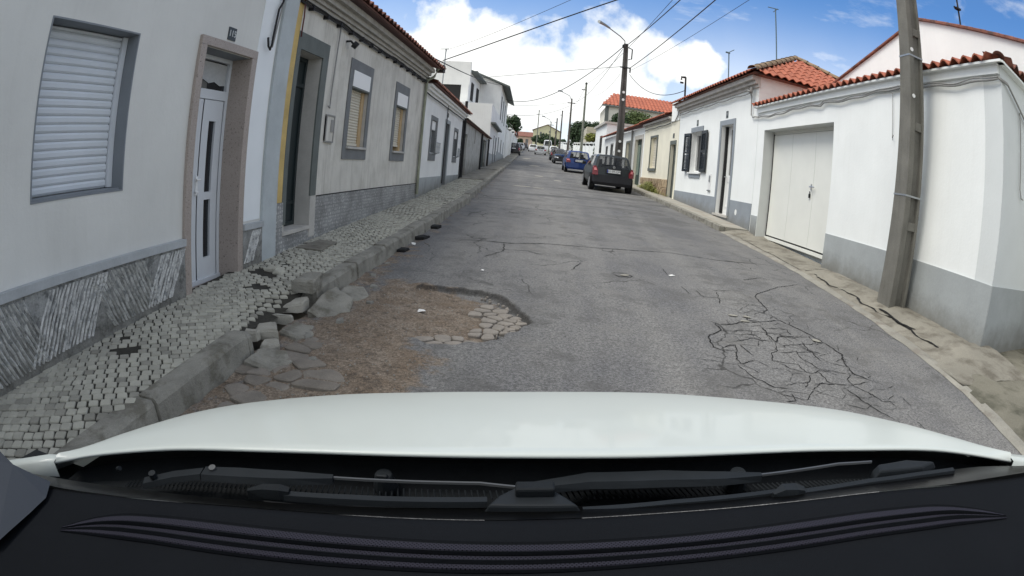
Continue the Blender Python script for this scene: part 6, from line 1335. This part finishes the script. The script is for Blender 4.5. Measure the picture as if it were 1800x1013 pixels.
        mb = MB(); mb.box(-.55*w, .10*w, .02, .04, 1.3*k, 1.31*k); mb.tube([(0, .60*sy, H-.005), (0, .42*sy, H+.18)], .006, 4); mb.build('roof_aerial', m_black, t)
    if face_front: t.rotation_euler = (math.atan(.045), 0, 0); 
    th = yaw+(math.pi if face_front else 0); c_ = math.cos(th); s_ = math.sin(th)
    zz = prof(y); slope = math.atan(prof(y+2)-prof(y)) - 0; slope = math.atan((prof(y+2)-prof(y))/2)
    t.rotation_euler = (-slope if face_front else slope, 0, th); t.location = (x, y+(L if face_front else 0), prof(y+(L if face_front else 0))+lift)
    return t
p_dkg = mat('dark_green_car_paint', (.012, .016, .017), .35, .02, spec=.3, coat=.25); p_blue = mat('blue_car_paint', (.008, .033, .15), .35, .02, spec=.3, coat=.3); p_blk = mat('black_car_paint', (.006, .006, .008), .3, 0, spec=.3, coat=.25)
p_sil = mat('silver_car_paint', (.48, .49, .50), .3, .02, metal=.3, coat=.7); p_whc = mat('white_van_paint', (.75, .76, .77), .3, .02, coat=.5); p_bb = mat('black_bumper_plastic', (.016, .016, .02), .5, .1)
YW = rad(2.3)
car('dark green hatchback with black bumper and tall red tail lamps, nearest of the parked cars', 2.38, 20.9, YW, p_dkg, 1.64, 3.75, 1.42, bumper=p_bb, plate='41-09-QM')
car('bright blue hatchback parked just beyond the dark green one', 1.76, 35.3, YW, p_blue, 1.66, 4.0, 1.44, lamp='wide', plate='82-AI-76', see=.6)
car('black saloon parked facing down the street beyond the blue car', .95, 51.2, YW, p_blk, 1.72, 4.5, 1.38, 'sedan', face_front=True)
car('dark grey hatchback mostly hidden behind the black saloon', .72, 61.5, YW, mat('charcoal_car_paint', (.03, .03, .034), .25, 0, coat=.7), 1.68, 4.0, 1.45, detail=True)
car('silver hatchback driving away up the middle of the street', -1.72, 86, YW, p_sil, 1.72, 4.1, 1.46, lamp='wide', group='cars driving up the street', name='moving_car')
car('dark blue-black people carrier parked half on the left pavement', -4.85, 71, YW, p_blk, 1.66, 4.0, 1.60, plate='', lamp='tall')
car('white van parked on the right far up the street, beyond the silver car', -.9, 112, YW, p_whc, 1.85, 4.9, 2.0, 'van', detail=False)
car('white hatchback parked on the right short of the white van', .35, 99, YW, p_whc, 1.7, 4.1, 1.5, detail=False)
car('white car far up the street, showing left of the silver hatchback', -3.6, 106, YW, p_whc, 1.7, 4.1, 1.45, detail=False)
car('dark car parked far up on the left, first beyond the people carrier', -6.3, 100, YW, p_blk, 1.7, 4.1, 1.5, detail=False)
car('dark car parked far up on the left, farthest of all', -6.2, 125, YW, mat('charcoal_car_paint'), 1.7, 4.1, 1.5, detail=False)
car('pale car parked far up on the left between two dark ones', -6.35, 112, YW, p_sil, 1.7, 4.1, 1.5, detail=False)

# ------------------------------------------------------------------ the car the picture is taken from
TC = rad(14.4)
CARM = CM @ Matrix(((1, 0, 0), (0, math.sin(TC), math.cos(TC)), (0, -math.cos(TC), math.sin(TC)))).transposed()   # columns: right, forward, up
CARM = CM @ Matrix(((1, 0, 0), (0, math.sin(TC), math.cos(TC)), (0, -math.cos(TC), math.sin(TC))))
CH = 1.33
up_v = CARM.col[2].copy()
oc = thing('white_car', 'white car the picture is taken from: bonnet, wipers and black dashboard in the foreground', 'car', (0, 0, 0))
def cat(T, x):
    if x <= T[0][0]: return T[0][1:]
    if x >= T[-1][0]: return T[-1][1:]
    for i in range(len(T)-1):
        if x <= T[i+1][0]: break
    p1, p2 = T[i], T[i+1]; p0 = T[max(0, i-1)]; p3 = T[min(len(T)-1, i+2)]; t = (x-p1[0])/(p2[0]-p1[0]); o = []
    for k in range(1, len(p1)):
        m1 = (p2[k]-p0[k])/(p2[0]-p0[0])*(p2[0]-p1[0]); m2 = (p3[k]-p1[k])/(p3[0]-p1[0])*(p2[0]-p1[0]); o.append((2*t**3-3*t*t+1)*p1[k]+(t**3-2*t*t+t)*m1+(-2*t**3+3*t*t)*p2[k]+(t**3-t*t)*m2)
    return o
REAR = [(-.775, .496, -.430), (-.686, .542, -.420), (-.539, .586, -.405), (-.414, .604, -.395), (-.230, .616, -.385), (0, .617, -.380), (.229, .610, -.385), (.413, .601, -.395), (.553, .572, -.400), (.674, .537, -.405), (.767, .504, -.415), (.886, .450, -.430)]
FRONT = [(-.768, .528, -.440), (-.761, .590, -.460), (-.757, .748, -.490), (-.702, .889, -.510), (-.584, .997, -.520), (-.383, 1.083, -.525), (-.177, 1.114, -.525), (0, 1.119, -.525), (.228, 1.110, -.525), (.383, 1.083, -.525), (.598, .994, -.520), (.734, .910, -.515), (.824, .803, -.505), (.877, .679, -.490), (.885, .549, -.460), (.893, .474, -.440)]
NU = 72
def resample(T, n):
    L = [0]
    for a, b in zip(T, T[1:]): L.append(L[-1]+math.dist(a, b))
    TT = [(l,)+tuple(p) for l, p in zip(L, T)]
    return [Vector(cat(TT, L[-1]*i/n)) for i in range(n+1)]
rr_, ff_ = resample(REAR, NU), resample(FRONT, NU)
mb = MB(); rows = []
Zc = Vector((0, 0, CH))
rows.append([a+Vector((0, .02, -.010))+Zc for a in rr_]); rows.append([a+Vector((0, -.001, -.006))+Zc for a in rr_]); rows.append([a+Vector((0, -.003, -.002))+Zc for a in rr_]); rows.append([a+Vector((0, .002, .0))+Zc for a in rr_])
for t in (.06, .15, .3, .45, .6, .75, .88, 1.0):
    rows.append([a+(b-a)*t+Vector((0, 0, .014*math.sin(math.pi*t)))+Zc for a, b in zip(rr_, ff_)])
cen = Vector((.06, .55, 0))
for d, dz in ((.05, -.022), (.12, -.075), (.18, -.16), (.22, -.30)):
    rows.append([b+Vector((b.x-cen.x, (b.y-cen.y), 0)).normalized()*d+Vector((0, 0, dz))+Zc for b in ff_])
mb.grid(rows); mb.build('bonnet', m_car, oc, smooth=True)
# wing beside the bonnet, left, and its shut line
mb = MB(); Wg = [(-1.02, .40, -.46), (-.93, .43, -.448), (-.86, .455, -.438), (-.80, .485, -.432), (-.785, .498, -.436)]
mb.grid([[Vector(p)+Vector((0, 0, -.03))+Zc for p in Wg], [Vector(p)+Zc for p in Wg], [Vector(p)+Vector((-.02, .03, -.004))+Zc for p in Wg], [Vector(p)+Vector((-.06, .10, -.05))+Zc for p in Wg], [Vector(p)+Vector((-.09, .14, -.25))+Zc for p in Wg]]); mb.build('front_wing', m_car, oc, smooth=True)
mb = MB(); Wg = [(.90, .448, -.436), (.96, .43, -.445), (1.05, .40, -.46)]
mb.grid([[Vector(p)+Vector((0, 0, -.03))+Zc for p in Wg], [Vector(p)+Zc for p in Wg], [Vector(p)+Vector((.03, .04, -.01))+Zc for p in Wg], [Vector(p)+Vector((.09, .14, -.25))+Zc for p in Wg]]); mb.build('front_wing', m_car, oc, smooth=True)
COWL = [(-.99, .375, -.43), (-.875, .402, -.425), (-.711, .443, -.423), (-.470, .491, -.42), (-.213, .530, -.42), (0, .548, -.42), (.216, .540, -.42), (.486, .518, -.42), (.736, .469, -.423), (.88, .42, -.43), (1.05, .36, -.44)]
DFAR = [(-.98, .35, -.41), (-.84, .37, -.40), (-.667, .398, -.40), (-.538, .429, -.40), (-.352, .472, -.40), (-.200, .491, -.40), (0, .499, -.40), (.201, .497, -.40), (.447, .468, -.40), (.62, .425, -.40), (.817, .370, -.40), (1.0, .32, -.41)]
def cy(T, x): return Vector((x,)+tuple(cat(T, x)))
xs = [-.98+1.98*i/90 for i in range(91)]
def hoodrear(x): return cy(REAR, max(-.775, min(.886, x))) if -.775 <= x <= .886 else Vector((x, .45, -.44))
mb = MB(); rows = []
for t, dz in ((0, -.040), (.12, -.048), (.30, -.060), (.34, -.052), (.5, -.050), (.66, -.044), (.70, -.050), (.86, -.030), (.9, -.012), (1.0, .0)):
    rows.append([hoodrear(x)+Vector((0, .04, 0))+((cy(COWL, x)-hoodrear(x)-Vector((0, .04, 0)))*t)+Vector((0, 0, dz))+Zc for x in xs])
rows.insert(0, [p+Vector((0, .09, -.012)) for p in rows[0]])
mb.grid(rows); mb.build('cowl_panel', m_plast, oc, smooth=False)
mb = MB()      # mesh grille in the cowl: fine bars
for i in range(150):
    x = -.62+1.24*i/149; a = hoodrear(x)+Vector((0, -.012, -.052)); mb.tube([a+Zc, a+Vector((.004, -.022, .002))+Zc], .0012, 4, cap=False)
mb.build('cowl_grille', m_plast2, oc)
mb = MB(); rows = []
for t, dz in ((0, .001), (.08, .004), (1.0, .001)): rows.append([cy(COWL, x)*(1-t)+cy(DFAR, x)*t+Vector((0, 0, dz))+Zc for x in xs])
mb.grid(rows); mb.build('glass_edge_band', m_frit, oc, smooth=True)
# wipers: arm, hinge cover, blade
def cpts(P): return [Vector(p)+Zc for p in P]
def flatbar(P, w, h, n0=None):
    mb = MB(); P = cpts(P); rows = []
    for i, p in enumerate(P):
        d = (P[min(len(P)-1, i+1)]-P[max(0, i-1)]).normalized(); s = d.cross(Vector((0, 0, 1))).normalized(); ww = w[i] if isinstance(w, (list, tuple)) else w
        rows.append([p-s*ww, p-s*ww*.7+Vector((0, 0, h)), p+s*ww*.7+Vector((0, 0, h)), p+s*ww, p-s*ww])
    mb.grid(rows); mb.add(rows[0][:4], [(0, 1, 2, 3)]); mb.add(rows[-1][:4], [(0, 1, 2, 3)]); return mb
wa = flatbar([(-.555, .525, -.442), (-.50, .548, -.432), (-.46, .556, -.425), (-.445, .558, -.422)], .013, .008).build('wiper_arm', m_plast2, oc)
flatbar([(-.44, .556, -.420), (-.38, .562, -.416), (-.30, .570, -.413), (-.235, .577, -.412)], [.016, .017, .014, .007], .009).build('arm_cover', m_plast2, wa)
flatbar([(-.235, .579, -.408), (-.15, .582, -.407), (-.08, .583, -.406), (-.04, .582, -.405), (.005, .574, -.405)], .0022, .003).build('arm_rod', m_rod, wa)
mb = MB(); mb.disc(Vector((-.425, .562, -.408))+Zc, (0, -.2, 1), .006, .004, 12); mb.build('pivot_cap', m_rod, wa)
bl = flatbar([(-.325, .528, -.416), (-.20, .537, -.413), (-.10, .543, -.412), (-.03, .546, -.411)], .0075, .008).build('wiper_blade', m_plast2, oc)
flatbar([(-.345, .522, -.418), (-.322, .528, -.413), (-.298, .532, -.413), (-.285, .534, -.416)], [.004, .010, .011, .008], .013).build('end_cap', m_plast, bl)
flatbar([(-.32, .517, -.418), (0, .534, -.416), (.40, .520, -.417), (.56, .493, -.417)], .0022, .002).build('rubber_edge', mat('wiper_edge_rubber', (.014, .015, .016), .6, 0, spec=.1), bl)  # plain near-black rubber edge under the blade
mb = MB(); q = [(-.035, .527), (.085, .524), (.070, .545), (.050, .568), (.0, .570), (-.02, .552)]
mb.prism([(x, y) for x, y in q], CH-.425, CH-.400, inset=.12); jb = mb.build('blade_mount', m_plast2, oc, bevel=.003)
mb = MB(); mb.hexa([Vector((x, y, z))+Zc for z in (-.402, -.388) for y in (.546, .566) for x in (.004, .052)]); mb.build('mount_clip', m_plast, jb, bevel=.003)
wb = flatbar([(.03, .585, -.416), (.10, .596, -.414), (.20, .588, -.413), (.285, .574, -.414), (.34, .567, -.416)], [.010, .016, .017, .013, .006], .009).build('wiper_arm', m_plast2, oc)
flatbar([(.34, .567, -.410), (.42, .560, -.408), (.47, .553, -.405), (.53, .538, -.404)], .0022, .003).build('arm_rod', m_rod, wb)
b2 = flatbar([(.085, .532, -.416), (.20, .531, -.414), (.345, .522, -.413)], .006, .006).build('wiper_blade', m_plast2, oc)
flatbar([(.335, .512, -.416), (.352, .516, -.411), (.372, .513, -.412), (.385, .510, -.416)], [.004, .011, .012, .008], .013).build('end_cap', m_plast2, b2)
flatbar([(.385, .512, -.415), (.50, .498, -.413), (.60, .480, -.413), (.68, .462, -.413)], .007, .007).build('blade_spine', m_plast2, b2)
mb = MB(); mb.prism([(.52, .508), (.62, .486), (.66, .492), (.60, .522), (.53, .530)], CH-.425, CH-.402, inset=.15); mb.build('mount_clip', m_plast2, b2, bevel=.003)
for x, y in ((-.172, .607), (.312, .588)):
    mb = MB(); mb.tube([Vector((x, y+.004, -.440))+Zc, Vector((x, y, -.412))+Zc], .019, 12, r2=.012); mb.box(x-.008, x+.008, y-.012, y-.004, CH-.418, CH-.408); mb.build('washer_nozzle', m_plast2, oc, bevel=.002)
mb = MB(); mb.tube([Vector((-.535, .535, -.437))+Zc, Vector((-.535, .532, -.42))+Zc], .007, 8); mb.tube([Vector((-.62, .53, -.43))+Zc, Vector((-.61, .528, -.425))+Zc], .004, 8); mb.build('cowl_clip', m_plast2, oc)
# dashboard with the demister outlets
VU = [(-.585, .325), (-.52, .380), (-.45, .410), (-.339, .434), (-.19, .449), (0, .453), (.189, .449), (.40, .430), (.540, .396), (.630, .352), (.690, .308)]
VL = [(-.585, .318), (-.50, .344), (-.394, .370), (-.177, .399), (0, .407), (.179, .405), (.399, .381), (.55, .344), (.690, .300)]
def cy1(T, x): return cat([(a, b) for a, b in T], x)[0]
mb = MB(); rows = []
ysd = [.0, .05, .12, .2, .4, .6, .8, .9, .97, 1.0]
for t in ysd:
    row = []
    for x in xs:
        f = cy(DFAR, x); y0 = .05; y = y0+(f.y-y0)*t; z = -.418+.018*min(1, t*1.1)-.012*max(0, abs(x)-.55)*2; z += 0
        row.append(Vector((x, y, z))+Zc)
    rows.append(row)
rows.append([p+Vector((0, .002, -.035)) for p in rows[-1]])
mb.grid(rows); db = mb.build('dashboard', m_dash, oc, smooth=True)
def dashz(x, y):
    f = cy(DFAR, x); t = (y-.05)/(f.y-.05); return -.418+.018*min(1, t*1.1)-.012*max(0, abs(x)-.55)*2
PR = [(0, .0005, 0), (.03, .006, 0), (.07, .004, 0), (.10, .004, 1), (.30, .004, 1), (.33, .0015, 2), (.39, .0015, 2), (.42, .008, 0), (.46, .009, 0), (.48, .003, 1), (.60, .003, 1), (.63, .0015, 2), (.67, .0015, 2), (.70, .008, 0), (.74, .0085, 0), (.77, .003, 1), (.90, .003, 1), (.92, .001, 2), (.97, .001, 2), (.98, .0045, 0), (1.0, .0005, 0)]
vx = [-.578+1.262*i/160 for i in range(161)]
mb = MB(); pts = []
for t, h, mi in PR:
    row = []
    for x in vx:
        e = min(1, min(x+.578, .684-x)/.10); a, b = cy1(VU, x), cy1(VL, x); 
        if b > a-.002: b = a-.002
        y = a+(b-a)*t; row.append(Vector((x, y, dashz(x, y)+.001+h*(.25+.75*e)))+Zc)
    pts.append(row)
for (i, r) in enumerate(pts[:-1]):
    mb.grid([r, pts[i+1]], PR[i+1][2] if PR[i][2] == PR[i+1][2] or PR[i+1][2] == 0 else PR[i][2])
def perf():
    m = mat('perforated_vent_plastic', (.026, .026, .032), .6, 0, spec=.04); t = m.node_tree; nn = t.nodes.new; lk = t.links.new; b = t.nodes['Principled BSDF']
    tcx = nn('ShaderNodeTexCoord'); v = nn('ShaderNodeTexVoronoi'); v.inputs['Scale'].default_value = 300; v.inputs['Randomness'].default_value = 0; v.distance = 'EUCLIDEAN'
    mp = nn('ShaderNodeMapping'); mp.inputs['Rotation'].default_value = (0, 0, rad(45)); mp.inputs['Scale'].default_value = (1, 1, .001); lk(tcx.outputs['Object'], mp.inputs[0]); lk(mp.outputs[0], v.inputs['Vector'])
    r = nn('ShaderNodeMapRange'); lk(v.outputs['Distance'], r.inputs[0]); r.inputs[1].default_value = .30; r.inputs[2].default_value = .42; x = nn('ShaderNodeMix'); x.data_type = 'RGBA'; lk(r.outputs[0], x.inputs[0]); x.inputs[6].default_value = (.002, .002, .003, 1); x.inputs[7].default_value = (.030, .030, .042, 1); lk(x.outputs[2], b.inputs['Base Color'])
    bn = nn('ShaderNodeBump'); bn.inputs['Distance'].default_value = .0015; bn.inputs['Strength'].default_value = .6; lk(r.outputs[0], bn.inputs['Height']); lk(bn.outputs[0], b.inputs['Normal']); return m
mb.build('demister_vent', [m_dash, perf(), m_frit], oc, smooth=False)
mb = MB()      # lower end of the left windscreen pillar trim
Tq = [(-.72, .362, -.356), (-.668, .399, -.392), (-.651, .365, -.396), (-.652, .32, -.396), (-.660, .232, -.396), (-.80, .10, -.36), (-1.0, .15, -.25), (-.92, .34, -.24)]
mb.add([Vector(p)+Zc for p in Tq]+[Vector((p[0]-.05, p[1]+.02, p[2]-.03))+Zc for p in Tq], [tuple(range(8)), tuple(range(8, 16))]+[(k, (k+1) % 8, 8+(k+1) % 8, 8+k) for k in range(8)]); mb.build('pillar_trim', m_dash2, oc)
mb = MB(); mb.hexa([Vector((x*s, y, z))+Zc for z in (.13, .17) for (y, s) in ((-1.6, 1), (.09, .86)) for x in (-.62, .62)]); mb.build('roof', m_car, oc, bevel=.01)  # roof panel out of view, added to shade the dashboard
mb = MB(); mb.hexa([Vector((x, y, z))+Zc for z in (-.95, -.43) for y in (-1.5, .12) for x in (-.86, -.80)]); mb.build('door', m_car, oc)
mb = MB(); mb.hexa([Vector((x, y, z))+Zc for z in (-.95, -.43) for y in (-1.5, .12) for x in (.80, .86)]); mb.build('door', m_car, oc)
oc.matrix_world = Matrix.Translation(CAM-up_v*CH) @ CARM.to_4x4()
